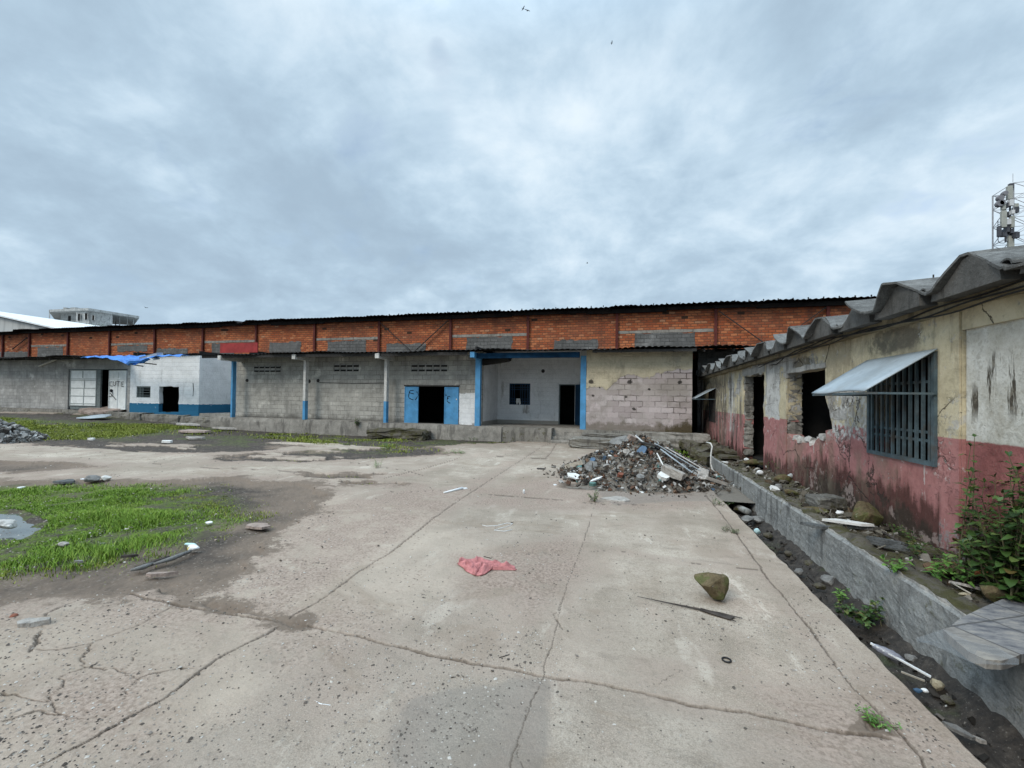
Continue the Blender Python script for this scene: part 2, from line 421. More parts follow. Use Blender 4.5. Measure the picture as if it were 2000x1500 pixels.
SOIL_FRONT = [(-500, 936), (300, 938), (430, 932), (560, 940), (640, 950), (605, 990), (560, 1030), (520, 1062), (500, 1105), (400, 1142), (350, 1180), (190, 1150), (0, 1188), (-500, 1275)]
SOIL_FAR = [(-300, 862), (60, 866), (170, 880), (330, 884), (520, 880), (560, 868), (690, 873), (840, 874), (900, 866), (960, 866), (1010, 862), (1120, 862), (1120, 842), (-300, 795)]
SOILS = [(SOIL_FRONT, 0, .30), (SOIL_FAR, 3., .45), ([(-200, 900), (100, 902), (200, 911), (60, 922), (-200, 926)], 0, .25),
         ([(440, 890), (520, 884), (640, 880), (700, 868), (850, 872), (880, 886), (700, 896), (560, 903), (450, 900)], 1.2, .4),
         ([(335, 1180), (420, 1168), (520, 1194), (590, 1222), (510, 1212), (430, 1199)], 0, .12),
         ([(-200, 858), (200, 864), (420, 868), (560, 862), (560, 846), (300, 836), (-200, 845)], 0, .41),
         ([(600, 926), (660, 911), (760, 920), (805, 950), (720, 946), (600, 941)], .8, .3),
         ([(1648, 1430), (1690, 1395), (1722, 1392), (1755, 1440), (1700, 1436)], 0, .05),
         ([(1095, 950), (1180, 880), (1300, 880), (1420, 940), (1330, 962), (1200, 962)], .8, .25)]
WORN = [(180, 1500), (300, 1476), (480, 1395), (640, 1318), (850, 1200), (1000, 1100), (850, 990), (600, 960), (480, 1060), (330, 1160), (0, 1190), (-300, 1260), (-300, 1700), (0, 1700)]
DUSTS = [[(330, 1180), (480, 1100), (560, 1040), (620, 985), (760, 955), (900, 950), (1010, 900), (935, 970), (700, 1112), (555, 1208)],
         [(860, 960), (1100, 930), (1420, 960), (1400, 990), (1130, 1000), (900, 990)], [(1000, 1110), (1100, 1075), (1130, 1150), (1040, 1230), (980, 1180)],
         [(150, 1290), (330, 1300), (330, 1500), (0, 1500), (0, 1330)], [(860, 1080), (1010, 1070), (1120, 1040), (1180, 1120), (1060, 1180), (900, 1180)]]
DAMPS = [[(800, 1374), (880, 1352), (1000, 1330), (1062, 1335), (1070, 1420), (1075, 1540), (745, 1540), (760, 1440)], [(1130, 940), (1330, 965), (1430, 950), (1420, 975), (1200, 985)]]
z7 = lambda L: [(u*.4, 1080+v*.4) for u, v in L]
JOINTS = [  # (pixel polyline, half width in metres)
    (z7([(190, 1050), (300, 990), (480, 890), (640, 800), (800, 720), (960, 590), (1080, 510), (1220, 440), (1340, 380), (1450, 300), (1600, 210), (1740, 100), (1900, 0)]) + [(840, 1018), (905, 972), (950, 942), (1010, 903), (1060, 872), (1085, 862)], .016),
    ([(1370, 955), (1392, 982), (1440, 1045), (1500, 1128), (1560, 1200), (1580, 1225), (1640, 1310), (1668, 1345), (1720, 1397), (1770, 1445), (1800, 1480), (1815, 1530)], .014),
    ([(1165, 975), (1140, 1060), (1128, 1090), (1105, 1150), (1092, 1200), (1060, 1320), (1020, 1420), (990, 1520)], .0055),
    ([(500, 1210), (560, 1216), (640, 1232), (700, 1244), (760, 1260), (830, 1275), (900, 1290), (980, 1304), (1060, 1322), (1160, 1335), (1250, 1355), (1350, 1378), (1450, 1392), (1540, 1410), (1640, 1432), (1740, 1442)], .018),
    ([(190, 1152), (250, 1160), (340, 1182), (430, 1198), (510, 1212)], .02),
    ([(870, 958), (960, 966), (1080, 975), (1170, 984), (1240, 985), (1300, 988), (1400, 996)], .013),
    ([(700, 955), (780, 962), (870, 958)], .012), ([(940, 890), (1000, 892), (1070, 896), (1130, 902)], .02), ([(1090, 862), (1075, 885), (1064, 896)], .02),
    ([(600, 898), (700, 905), (790, 918), (830, 930)], .02), ([(300, 905), (420, 915), (520, 918), (640, 925)], .025), ([(750, 935), (830, 914), (900, 893)], .02),
    ([(1200, 1075), (1290, 1092), (1400, 1105), (1500, 1114)], .005), ([(1010, 1085), (1100, 1075), (1200, 1078)], .006), ([(1250, 1300), (1330, 1310), (1310, 1330), (1260, 1340)], .004),
    ([(700, 1110), (560, 1090), (440, 1110)], .006), ([(1090, 1230), (1085, 1210), (1100, 1165)], .012),
    (z7([(960, 570), (880, 565), (760, 590), (660, 620), (600, 600), (560, 580), (620, 530), (680, 490)]), .012), (z7([(660, 620), (590, 680), (550, 760), (540, 790)]), .012),
    (z7([(560, 580), (420, 560), (330, 590), (320, 640), (250, 690), (230, 740), (100, 710), (40, 670)]), .014),
    (z7([(420, 560), (390, 530), (420, 480), (440, 440), (540, 400), (700, 340), (850, 265)]), .012), (z7([(440, 440), (300, 470), (190, 470)]), .012),
    (z7([(250, 690), (260, 770), (320, 800), (540, 790)]), .012), (z7([(320, 800), (180, 790), (0, 830)]), .014), (z7([(500, 185), (380, 230), (240, 300), (200, 400), (150, 480)]), .025),
    ([(820, 1330), (800, 1400), (770, 1500)], .003), ([(1030, 1380), (1010, 1440), (1020, 1500)], .004), ([(1440, 1045), (1520, 1062)], .006), ([(1560, 1200), (1650, 1215)], .003)]

def build_ground():
    q = np.arange(1428/26., 1428/1.05, 1.75); Y = 1428./q[::-1]
    th = np.concatenate([[0], np.radians(np.arange(0, 73.6, .078))]); s = np.tan(th)
    ys, ss = np.meshgrid(Y, s, indexing='ij')
    xs = 1.66 - ss*(ys+1.5)
    xs = xs + np.where(ss < .02, (fbm(ys*6, ys*0, 3, 91)-.5)*.03, 0)
    x, y = xs.ravel(), ys.ravel()
    w1 = (fbm(x*5, y*5, 4, 3)-.5); w2 = (fbm(x*5+50, y*5, 4, 4)-.5); f2 = fbm(x*2.2, y*2.2, 5, 11); hi = fbm(x*22, y*22, 3, 12)
    soil = np.full(x.shape, -9.); soft = np.zeros(x.shape); deep = np.zeros(x.shape)
    isl = npsm(.60, .66, fbm(x*.35, y*1.0, 4, 21))
    for P, island, amp in SOILS:
        d = sdist(wpoly(P), x, y) + (f2-.5)*2*amp + (hi-.5)*.07
        if island: d = d - isl*island
        soil = np.maximum(soil, d); rr = max(.05, min(.55, amp*1.8-.04)); soft = np.maximum(soft, npsm(-rr, rr*.55, d+(f2-.5)*.8*rr)); deep = np.maximum(deep, npsm(.0, 1.3 if amp < .4 else .4, d+(f2-.5)*1.2) if amp > .1 else 0*d)
    sm_ = npsm(-.02, .05, soil + (fbm(x*9, y*9, 3, 14)-.5)*.12)
    dust = np.zeros(x.shape)
    for P in DUSTS: dust = np.maximum(dust, npsm(-.35, .35, sdist(wpoly(P), x, y)))
    dust = np.maximum(dust, .35*npsm(.45, .7, fbm(x*.6, y*.6, 3, 8)))
    dust = np.maximum(dust, .9*(1-npsm(0, 1.0, -soil+(f2-.5)*1.2)))
    worn = npsm(-.1, .25, sdist(wpoly(WORN), x, y) + (f2-.5)*.5)
    damp = np.zeros(x.shape)
    for P in DAMPS: damp = np.maximum(damp, npsm(-.02, .05, sdist(wpoly(P), x, y) + (f2-.5)*.25))
    crack = np.zeros(x.shape); cz = np.zeros(x.shape)
    JW = .024
    j1 = fbm(x*26, y*26, 3, 51)-.5; j2 = fbm(x*26+9, y*26, 3, 52)-.5
    xc, yc = x + w1*.11 + j1*.022, y + w2*.11 + j2*.022; xs_, ys_ = x + w1*.03 + j1*.016, y + w2*.03 + j2*.016
    cn = fbm(x*3, y*3, 3, 31)
    for nj, (P, w) in enumerate(JOINTS):
        d = pdist(wpoly(P), *((xs_, ys_) if nj < 13 else (xc, yc)))
        ww = w*(np.clip(.12+.85*cn, .04, 2) if nj < 13 else np.clip(-.42+1.5*cn, .04, 2))
        crack = np.maximum(crack, 1-npsm(ww*.6, ww*1.5, d)); cz = np.maximum(cz, (1-npsm(ww*.5, ww*1.15, d))*min(.02, w*1.1))
        dust = np.maximum(dust, .5*(1-npsm(.02, .2, d)))
    con_z = (fbm(x*.7, y*.7, 3, 41)-.5)*.035 + (hi-.5)*.006 - cz*(1-sm_)
    soil_z = -.045*npsm(0, .10, soil) + (fbm(x*4, y*4, 4, 44)-.5)*.05*npsm(0, .2, soil) + (hi-.5)*.02
    # the soil lies in hollows where the slab has broken away
    pw = np.clip(sdist(wpoly([(-60, 985), (60, 990), (105, 1018), (60, 1048), (-60, 1052)]), x, y), 0, 1)
    z = np.where(sm_ > 0, con_z*(1-sm_)+soil_z*sm_, con_z) + npz(x, y) - .10*npsm(0, .35, pw)
    tone = npsm(-.05, .1, sdist(wpoly([(505, 1212), (760, 1260), (1060, 1322), (1450, 1392), (1740, 1442), (1830, 1560), (1900, 1700), (-50, 1700), (190, 1500), (300, 1476), (480, 1395)]), x, y))*.8
    tone = np.maximum(tone, npsm(-.1, .2, sdist(wpoly([(560, 1212), (700, 1112), (930, 960), (1010, 965), (1140, 985), (1120, 1100), (1060, 1320), (760, 1258)]), x, y))*.45)
    moss = .6*npsm(.50, .66, fbm(x*1.1, y*1.6, 4, 61))*npsm(-14, -6, -np.abs(y-15)*3)
    gm = np.maximum(npsm(-.1, .7, sdist(wpoly([(-260, 945), (60, 940), (370, 940), (470, 952), (530, 1003), (420, 1045), (345, 1090), (200, 1115), (0, 1140), (-260, 1170)]), x, y)), npsm(-.2, .6, sdist(wpoly([(-260, 800), (100, 818), (330, 826), (420, 834), (335, 842), (230, 856), (-260, 850)]), x, y)))
    moss = np.maximum(moss, gm*npsm(.30, .5, fbm(x*1.3, y*1.3, 4, 66)))
    z = z.reshape(ys.shape); xs2 = xs.copy()
    z[:, 0] = -.32; xs2[:, 0] += .012                                   # broken outer face of the slab edge
    ny, nx = ys.shape
    co = np.stack([xs2.ravel(), y, z.ravel()], 1).astype(np.float32)
    idx = np.arange(ny*nx).reshape(ny, nx)
    quads = np.stack([idx[:-1, 1:], idx[:-1, :-1], idx[1:, :-1], idx[1:, 1:]], -1).reshape(-1, 4)
    cx, cy = x[quads[:, 0]], y[quads[:, 0]]
    quads = quads[~((cy > 17.3) & (cx > -20.2))]
    me = bpy.data.meshes.new("ground")
    me.vertices.add(len(co)); me.vertices.foreach_set('co', co.ravel())
    me.loops.add(quads.size); me.loops.foreach_set('vertex_index', quads.ravel().astype(np.int32))
    me.polygons.add(len(quads)); me.polygons.foreach_set('loop_start', np.arange(0, quads.size, 4, dtype=np.int32))
    me.polygons.foreach_set('use_smooth', np.ones(len(quads), bool))
    me.update(calc_edges=True)
    for n_, a in (('soil', soft), ('deep', deep), ('tone', tone), ('dust', dust), ('crack', crack*(1-sm_)), ('damp', damp), ('moss', moss), ('worn', worn)):
        at = me.attributes.new(n_, 'FLOAT', 'POINT'); at.data.foreach_set('value', np.clip(a, 0, 1).astype(np.float32))
    me.materials.append(MAT_GROUND)
    o = bpy.data.objects.new("ground", me); COL.objects.link(o); return kind(o, 'structure')
build_ground()
MAT_DIRT = plain("dark dirt", (.075, .062, .05), .4, .95, 3., .15, bump=.8)
mb = MB(); mb.sheet([[(x, y, -.34) for x in (-900, -60, -8, 1.6, 2.3, 12, 900)] for y in (-400, -6, 3, 18, 60, 1500)])
kind(mb.build("terrain", MAT_DIRT, recalc=False), 'structure')
# drain channel beside the slab
def drain():
    rows = []
    for j in range(190):
        y = .8 + j*.085; r = []
        for i in range(15):
            x = 1.64 + i*.042
            n = float(fbm(np.array([x*7.]), np.array([y*7.]), 4, 71)[0]); e = max(0, (x-2.06))*1.2 + max(0, 1.70-x)*.6
            r.append((x, y, -.29 + (n-.5)*.13 + e*.6))
        rows.append(r)
    m = MB(); m.sheet(rows)
    g = G("wet drain silt", .75, .4); n = g.noise(14, 6, .65); n2 = g.noise(60, 3, .6)
    c = g.ramp(n, [(.35, (.018, .015, .013)), (.55, (.04, .033, .027)), (.7, (.075, .063, .052))])
    c = g.mix(g.mul(g.step(n2, .62, .72), .6), c, (.26, .24, .21)); c = g.mix(g.mul(g.step(g.noise(2.2, 4, .6), .55, .68), .6), c, (.05, .062, .02))
    g.bump(n, .9, .03)
    return kind(m.build("drain_channel", g.done(c), smooth=True, recalc=False), 'structure')
drain()
# standing water in the hollow at the left
gw = G("standing water", .06, .5); gw.bump(gw.noise(9, 2, .5), .08, .01)
mb = MB(); c_ = wpoly([(-75, 978), (55, 984), (112, 1015), (60, 1052), (-75, 1060)]); mb.add([(a, b, -.075) for a, b in c_], [tuple(range(len(c_)))])
kind(mb.build("puddle_water", gw.done((.10, .11, .10)), recalc=False), 'structure')

# ================================================================== BUILDING MATERIALS
def mat_brick():
    g = G("hollow clay brick", .92, .15)
    mo, rnd, d = g.bricks(g.x, g.z, .27, .118, .02, .02)
    n = g.noise(14, 5, .65); n2 = g.noise(.9, 4, .6); n3 = g.noise(60, 3, .6)
    c = g.ramp(rnd, [(0., (.24, .085, .042)), (.06, (.33, .10, .048)), (.25, (.35, .092, .04)), (.5, (.43, .122, .05)), (.75, (.51, .165, .068)), (.95, (.55, .20, .088)), (1., (.50, .26, .15))])
    c = g.mix(g.mul(g.step(n, .5, .7), .3), c, (.22, .085, .05)); c = g.mix(g.mul(g.step(n2, .44, .66), .45), c, (.25, .10, .062))
    c = g.mix(g.mul(g.step(n3, .55, .7), .3), c, (.46, .24, .15))
    c = g.mix(g.mul(mo, g.step(g.noise(4, 4, .6), .32, .55, .5, .95)), c, g.mix(n, (.10, .045, .03), (.26, .135, .085)))
    c = g.mix(g.mul(g.step(rnd, .993, .995), .9), c, (.03, .02, .016))
    c = g.mix(g.mul(g.step(g.noise(.75, 5, .7, g.sc(g.pos, (1, 1, .35))), .53, .68), .5), c, (.11, .055, .04))
    g.bump(g.add(g.mul(g.inv(mo), 1.), g.mul(n, .5)), .8, .02)
    return g.done(c)
def mat_block(name, base, w=.42, h=.21, dark=.6, vis=.5, seed=0., rough_patch=None):
    g = G(name, .93, .15)
    u = g.add(g.x, g.y)
    mo, rnd, d = g.bricks(u, g.add(g.z, seed), w, h, .016, .03)
    p2 = g.sc(g.pos, (1, 1, 1)); n1 = g.noise(.45, 5, .6); n2 = g.noise(2.2, 6, .66, dist=.3); n3 = g.noise(16, 5, .65); n4 = g.noise(70, 3, .6)
    st = g.noise(3.2, 5, .6, g.sc(g.pos, (1, 1, .22)))
    lo = tuple(x*dark for x in base); hi = tuple(min(1, x*1.5) for x in base)
    c = g.ramp(g.add(g.mul(n1, .35), g.add(g.mul(n2, .45), g.mul(n3, .2))), [(.34, lo), (.5, base), (.68, hi)])
    c = g.mix(g.mul(g.step(rnd, .2, .9), .35), c, lo)
    c = g.mix(g.mul(g.step(st, .52, .72), .55), c, tuple(x*.5 for x in base))
    c = g.mix(g.mul(g.step(g.noise(1.3, 5, .62), .58, .72), .6), c, tuple(min(1, x*2.1) for x in base))
    c = g.mix(g.mul(g.step(n4, .58, .72), .35), c, tuple(x*.45 for x in base))
    c = g.mix(g.mul(g.mul(mo, g.step(g.noise(1.1, 4, .6), .38, .6)), vis), c, tuple(x*.42 for x in base))
    c = g.mix(g.mul(g.inv(g.step(g.add(g.sub(g.z, .56), g.mul(g.sub(n2, .5), .7)), .0, .32)), .55), c, (.055, .05, .042))
    g.bump(g.add(g.mul(g.inv(mo), .6), g.add(g.mul(n3, .7), g.mul(n4, .3))), .7, .018)
    return g, c, (n1, n2, n3, n4, st, u)
def white_over(g, c, n, mask):
    n1, n2, n3, n4, st, u = n
    w = g.ramp(g.add(g.mul(n2, .6), g.mul(n3, .4)), [(.33, (.60, .61, .61)), (.5, (.76, .77, .775)), (.7, (.88, .885, .885))])
    w = g.mix(g.mul(g.step(st, .58, .76), .4), w, (.36, .35, .33)); w = g.mix(g.mul(g.step(n4, .6, .72), .4), w, (.30, .29, .27))
    return g.mix(mask, c, w)
def mat_greywall():
    g, c, n = mat_block("grey block wall", (.39, .375, .34), vis=.8)
    m = g.box(g.x, g.z, -7.0, -6.0, .5, 1.93, .02, g.noise(5, 4, .65), .22)
    c = white_over(g, c, n, g.mul(m, g.step(g.add(n[1], g.mul(g.sub(g.z, .6), .5)), .40, .52)))
    # pale scour marks in the middle of the wall
    c = g.mix(g.mul(g.mul(g.step(n[1], .47, .66), g.box(g.x, g.z, -18.6, -9.5, .9, 2.3, .4)), .55), c, (.45, .43, .39))
    return g.done(c)
def mat_leftgrey(): g, c, n = mat_block("grey rendered wall", (.38, .375, .362), vis=.45); return g.done(c)
def mat_white(blue=True):
    g, c, n = mat_block("whitewashed wall", (.33, .32, .30), vis=.3)
    c = white_over(g, c, n, g.step(g.add(n[1], g.mul(n[2], .25)), .22, .36))
    if blue:
        e = g.add(g.z, g.mul(g.sub(g.noise(7, 5, .7), .5), .14))
        m = g.inv(g.step(e, 1.17, 1.185)); fl = g.step(g.add(g.noise(4.5, 5, .7), g.mul(g.sub(1.2, g.z), .25)), .36, .40)
        c = g.mix(g.mul(m, fl), c, g.mix(n[2], (.022, .12, .225), (.035, .165, .29)))
    return g.done(c)
def mat_recess():
    g, c, n = mat_block("pale grey painted wall", (.33, .32, .30), vis=.2)
    c = white_over(g, c, n, .97)
    c = g.mix(g.mul(g.step(n[4], .6, .72), .35), c, (.30, .28, .25))
    dr = g.mul(g.box(g.x, g.z, -4.72, -4.40, 1.05, 1.45, .03, g.noise(9, 3, .6, g.sc(g.pos, (1, 1, .1))), .3), g.step(g.noise(20, 3, .6, g.sc(g.pos, (1, 1, .06))), .45, .55))
    c = g.mix(g.mul(dr, .6), c, (.16, .13, .10))
    c = g.mix(g.inv(g.step(g.z, .70, .72)), c, g.mix(n[1], (.30, .28, .245), (.42, .40, .36)))
    return g.done(c)
def mat_yellow():
    g = G("cream plaster over pink block", .93, .15)
    mo, rnd, d = g.bricks(g.x, g.add(g.z, .03), .44, .215, .022, .035, ws=5.)
    n1 = g.noise(.8, 5, .6); n2 = g.noise(2.6, 6, .68, dist=.3); n3 = g.noise(15, 5, .65); n4 = g.noise(60, 3, .6)
    cream = g.ramp(g.add(g.mul(n2, .6), g.mul(n3, .4)), [(.34, (.36, .315, .23)), (.5, (.52, .455, .325)), (.68, (.60, .535, .40))])
    cream = g.mix(g.mul(g.step(g.noise(2., 5, .6, g.sc(g.pos, (1, 1, .3))), .55, .7), .5), cream, (.20, .18, .145))
    pink = g.ramp(rnd, [(0, (.40, .34, .33)), (.5, (.50, .43, .42)), (1, (.58, .51, .50))])
    pink = g.mix(g.mul(g.step(n2, .42, .66), .6), pink, (.39, .35, .32)); pink = g.mix(g.mul(g.step(n3, .55, .7), .5), pink, (.28, .235, .22))
    mk = g.mul(mo, g.step(g.add(g.noise(1.5, 5, .65), g.mul(g.noise(.5, 3, .5), .4)), .62, .84, .12, .92))
    pink = g.mix(mk, pink, g.mix(n3, (.06, .05, .045), (.17, .145, .13)))
    edge = g.add(g.add(g.z, g.mul(g.sub(n1, .5), 1.3)), g.mul(g.sub(n2, .5), .5))
    edge = g.add(edge, g.mul(g.inv(g.step(g.x, -.7, .1)), .62))          # the plaster survives lower down at the left
    top = g.step(edge, 2.74, 2.80)
    gr = g.mix(g.step(n2, .4, .6), (.30, .27, .24), (.40, .355, .32))
    pink = g.mix(g.mul(g.box(g.x, g.z, -1.6, 2.6, 1.95, 2.4, .15, n2, .7), .6), pink, gr)
    c = g.mix(top, pink, cream)
    alg = g.add(g.add(g.sub(.98, g.z), g.mul(g.sub(g.x, 1.9), .30)), g.mul(g.sub(n2, .5), 1.1))
    bs = g.step(g.add(g.sub(.86, g.z), g.mul(g.sub(n2, .5), .7)), -.04, .12); c = g.mix(g.mul(bs, .7), c, g.mix(n3, (.07, .058, .04), (.20, .165, .12)))
    c = g.mix(g.mul(g.step(g.noise(.9, 6, .7), .50, .60), .4), c, (.22, .195, .165))
    c = g.mix(g.mul(g.step(alg, .0, .28), .9), c, g.mix(n3, (.035, .03, .014), (.115, .085, .045)))
    for (a, b, r) in ((-1.28, 2.42, .17), (.18, 2.44, .16), (1.98, 2.42, .14), (.88, 2.15, .09), (-1.2, 1.88, .1), (.05, 1.85, .1), (.35, 1.4, .11), (-.95, 2.2, .06)):
        c = g.mix(g.mul(g.ell(g.x, g.z, a, b, r*.72, r*.6, g.noise(9, 4, .7), 1.1), .9), c, (.03, .027, .024))
    g.bump(g.add(g.add(g.mul(g.inv(mk), .7), g.mul(top, .8)), g.add(g.mul(n3, .6), g.mul(n4, .2))), .8, .02)
    return g.done(c)
def mat_rightwall():
    g = G("cream and pink peeling plaster", .9, .2)
    u = g.y; z = g.z
    n1 = g.noise(.9, 5, .6); n2 = g.noise(2.8, 6, .68, dist=.4); n3 = g.noise(13, 6, .68); n4 = g.noise(60, 4, .65)
    st = g.noise(3.6, 6, .65, g.sc(g.pos, (1, 1, .16))); st2 = g.noise(8., 5, .65, g.sc(g.pos, (1, 1, .12)))
    mo, rnd, d = g.bricks(u, z, .42, .21, .014, .03)
    cream = g.ramp(g.add(g.mul(n2, .65), g.mul(n3, .35)), [(.34, (.42, .36, .24)), (.5, (.60, .525, .36)), (.66, (.68, .61, .45))])
    cream = g.mix(g.mul(g.step(n4, .56, .7), .35), cream, (.30, .26, .19))
    pink = g.ramp(g.add(g.mul(n2, .65), g.mul(n3, .35)), [(.34, (.30, .13, .122)), (.5, (.435, .20, .19)), (.66, (.50, .26, .245))])
    pink = g.mix(g.mul(g.step(n4, .6, .72), .3), pink, (.48, .30, .28))
    line = g.step(g.add(z, g.mul(g.sub(n3, .5), .02)), 1.385, 1.395)
    c = g.mix(line, pink, cream)
    block = g.ramp(g.add(g.mul(n2, .6), g.mul(n3, .4)), [(.33, (.26, .25, .235)), (.5, (.42, .41, .39)), (.68, (.62, .61, .59))])
    block = g.mix(g.mul(mo, .5), block, (.15, .14, .125))
    # whitewash: pier between the openings, wall beyond the window and flakes along the colour line
    wh = g.ramp(g.add(g.mul(n2, .5), g.mul(n3, .5)), [(.34, (.42, .41, .38)), (.5, (.60, .595, .57)), (.68, (.72, .715, .69))])
    m = g.box(u, z, 9.85, 10.75, 1.39, 2.62, .03, n2, .5)
    m = g.mx(m, g.mul(g.box(u, z, 6.55, 7.72, 1.22, 2.0, .06, n2, .6), g.step(n3, .40, .55)))
    m = g.mx(m, g.mul(g.box(u, z, 13.6, 14.2, .9, 2.6, .06, n2, .5), g.step(st2, .48, .55)))
    c = g.mix(m, c, wh)
    fl = g.step(g.add(n3, g.mul(n2, .6)), .93, .96)
    c = g.mix(g.mul(fl, g.box(u, z, 2., 19., 1.0, 1.55, .1)), c, (.62, .60, .57))
    c = g.mix(g.mul(g.step(g.add(st2, g.mul(n3, .3)), .80, .84), g.inv(g.step(z, 1.2, 1.5))), c, (.55, .46, .44))
    # exposed block where plaster has gone
    ex = g.step(g.add(n1, g.mul(n3, .35)), .735, .765)
    c = g.mix(g.mul(ex, g.box(u, z, 5., 19., 1.5, 2.75, .1)), c, block)
    c = g.mix(g.mul(g.box(u, z, 6.9, 7.7, 1.45, 2.05, .03, n3, .2), g.step(n2, .46, .54)), c, block)
    # mould: soot-like growth over the openings, black streaks, dark base
    nn = g.noise(5, 5, .7)
    mould = g.mul(g.ell(u, z, 6.0, 2.46, .72, .19, nn, .9), .85)
    mould = g.mx(mould, g.mul(g.ell(u, z, 8.7, 2.42, .62, .13, nn, .6), .85)); mould = g.mx(mould, g.mul(g.ell(u, z, 16.4, 2.2, 1.1, .5, nn, .6), .8))
    mould = g.mx(mould, g.mul(g.step(st2, .43, .55), g.box(u, z, 14.4, 18.9, .3, 2.5, .3)))
    mould = g.mx(mould, g.mul(g.mul(g.step(st, .49, .60), g.box(u, z, 12.7, 15., .3, 2.6, .2)), .85))
    mould = g.mx(mould, g.mul(g.step(st, .64, .74), .6))
    c = g.mix(g.mul(mould, g.step(nn, .25, .5, .55, .95)), c, g.mix(n3, (.035, .034, .03), (.11, .10, .085)))
    base = g.add(g.sub(.60, z), g.add(g.mul(g.sub(st, .5), 1.1), g.mul(g.sub(n2, .5), .75)))
    base = g.add(base, g.mul(g.ell(u, z, 6.7, .7, 2.6, .75, n2, .3), .30))
    rot = g.mul(g.step(base, -.02, .20), g.inv(g.box(u, z, 4.97, 5.22, .2, 1.3, .05)))
    c = g.mix(g.mul(rot, .9), c, g.mix(g.add(g.mul(n3, .7), g.mul(st2, .3)), (.03, .016, .014), (.125, .052, .042)))
    c = g.mix(g.mul(g.step(base, .30, .46), .85), c, g.mix(n3, (.02, .018, .014), (.07, .055, .042)))
    c = g.mix(g.mul(g.mul(g.inv(g.step(g.add(z, g.mul(g.sub(n2, .5), .3)), .48, .60)), g.step(n3, .45, .6)), g.box(u, z, 4.9, 5.25, 0, 1, .04)), c, (.30, .27, .26))
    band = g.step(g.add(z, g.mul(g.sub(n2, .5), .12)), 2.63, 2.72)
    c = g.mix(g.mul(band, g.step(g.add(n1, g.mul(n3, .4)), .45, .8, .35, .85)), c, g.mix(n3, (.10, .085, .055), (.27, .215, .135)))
    c = g.mix(g.mul(g.step(n2, .60, .70), .35), c, (.22, .20, .16))
    c = g.mix(g.mul(g.step(g.noise(.8, 6, .68, g.sc(g.pos, (1, 1, .6)), .5), .50, .62), .5), c, (.23, .19, .14))
    c = g.mix(g.mul(g.step(g.noise(1.9, 6, .72), .58, .63), .75), c, g.mix(line, (.36, .28, .25), block))
    wv = g.add3(g.pos, g.mul(n2, 4.)); ce = g.inv(g.step(g.voro(.95, 'DISTANCE_TO_EDGE', vec=wv), .004, .013)); ce = g.mul(ce, g.step(g.noise(.7, 3, .5), .47, .56))
    c = g.mix(g.mul(ce, .85), c, (.05, .042, .034))
    c = g.mix(g.mul(g.mul(g.step(st2, .56, .68), g.box(u, z, 4.9, 12.8, 1.9, 2.8, .25)), .5), c, (.16, .135, .095))
    vspot = g.step(g.noise(5.5, 6, .75), .63, .67); c = g.mix(g.mul(vspot, .65), c, g.mix(line, (.55, .47, .45), (.66, .63, .56)))
    g.bump(g.add(g.add(g.add(g.mul(n3, .8), g.mul(n4, .3)), g.mul(g.add(m, ex), -.8)), g.mul(g.add(ce, vspot), -.7)), .85, .016)
    return g.done(c)
def mat_infill():
    g = G("old whitewash with mould runs", .92, .18)
    u, z = g.y, g.z; n2 = g.noise(2.5, 6, .68, dist=.4); n3 = g.noise(12, 6, .68); n4 = g.noise(55, 4, .65); st2 = g.noise(9., 5, .7, g.sc(g.pos, (1, 1, .14)))
    w = g.ramp(g.add(g.mul(n2, .6), g.mul(n3, .4)), [(.34, (.34, .31, .25)), (.46, (.54, .52, .46)), (.58, (.70, .69, .64)), (.72, (.78, .77, .73))])
    w = g.mix(g.mul(g.step(g.noise(1.4, 5, .65), .52, .66), .6), w, (.46, .40, .26))
    w = g.mix(g.mul(g.mul(g.step(st2, .53, .60), g.step(z, 1.5, 1.7)), g.step(g.noise(1.6, 3, .5), .44, .56)), w, g.mix(n3, (.04, .036, .03), (.14, .12, .09)))
    w = g.mix(g.mul(g.step(n3, .52, .62), .5), w, (.30, .275, .22))
    pk = g.inv(g.step(g.add(z, g.mul(g.sub(n3, .5), .03)), 1.37, 1.39))
    w = g.mix(pk, w, g.ramp(n2, [(.35, (.23, .085, .08)), (.6, (.38, .15, .14))]))
    w = g.mix(g.mul(g.step(g.add(g.sub(.8, z), g.mul(g.sub(n2, .5), .8)), 0, .2), .9), w, (.05, .042, .036))
    w = g.mix(g.mul(g.step(n4, .58, .7), .4), w, (.25, .22, .18))
    g.bump(g.add(n3, g.mul(n4, .4)), .8, .016); return g.done(w)
def mat_asbestos():
    g = G("weathered fibre cement", .95, .12)
    n2 = g.noise(3, 6, .68); n3 = g.noise(18, 5, .65); n4 = g.noise(90, 3, .65); st = g.noise(2.5, 5, .65, g.sc(g.pos, (.25, 1.5, 1)))
    c = g.ramp(g.add(g.mul(n2, .5), g.mul(n3, .5)), [(.34, (.065, .065, .063)), (.5, (.135, .135, .13)), (.66, (.22, .222, .215))])
    c = g.mix(g.mul(g.step(st, .5, .68), .6), c, (.075, .075, .072)); c = g.mix(g.mul(g.step(n4, .55, .7), .4), c, (.36, .36, .35))
    g.bump(g.add(n3, n4), .5, .008); return g.done(c)
M_BRICK, M_GREY, M_LGREY, M_WHITE, M_WHITE2, M_RECESS, M_YEL = mat_brick(), mat_greywall(), mat_leftgrey(), mat_white(), mat_white(False), mat_recess(), mat_yellow()
M_RWALL, M_INFILL, M_ASB = mat_rightwall(), mat_infill(), mat_asbestos()
def mat_patch():
    g, c, n = mat_block("dark grey block infill", (.15, .148, .143), w=.36, h=.165, vis=.9, seed=.05); return g.done(c)
M_PATCH = mat_patch()
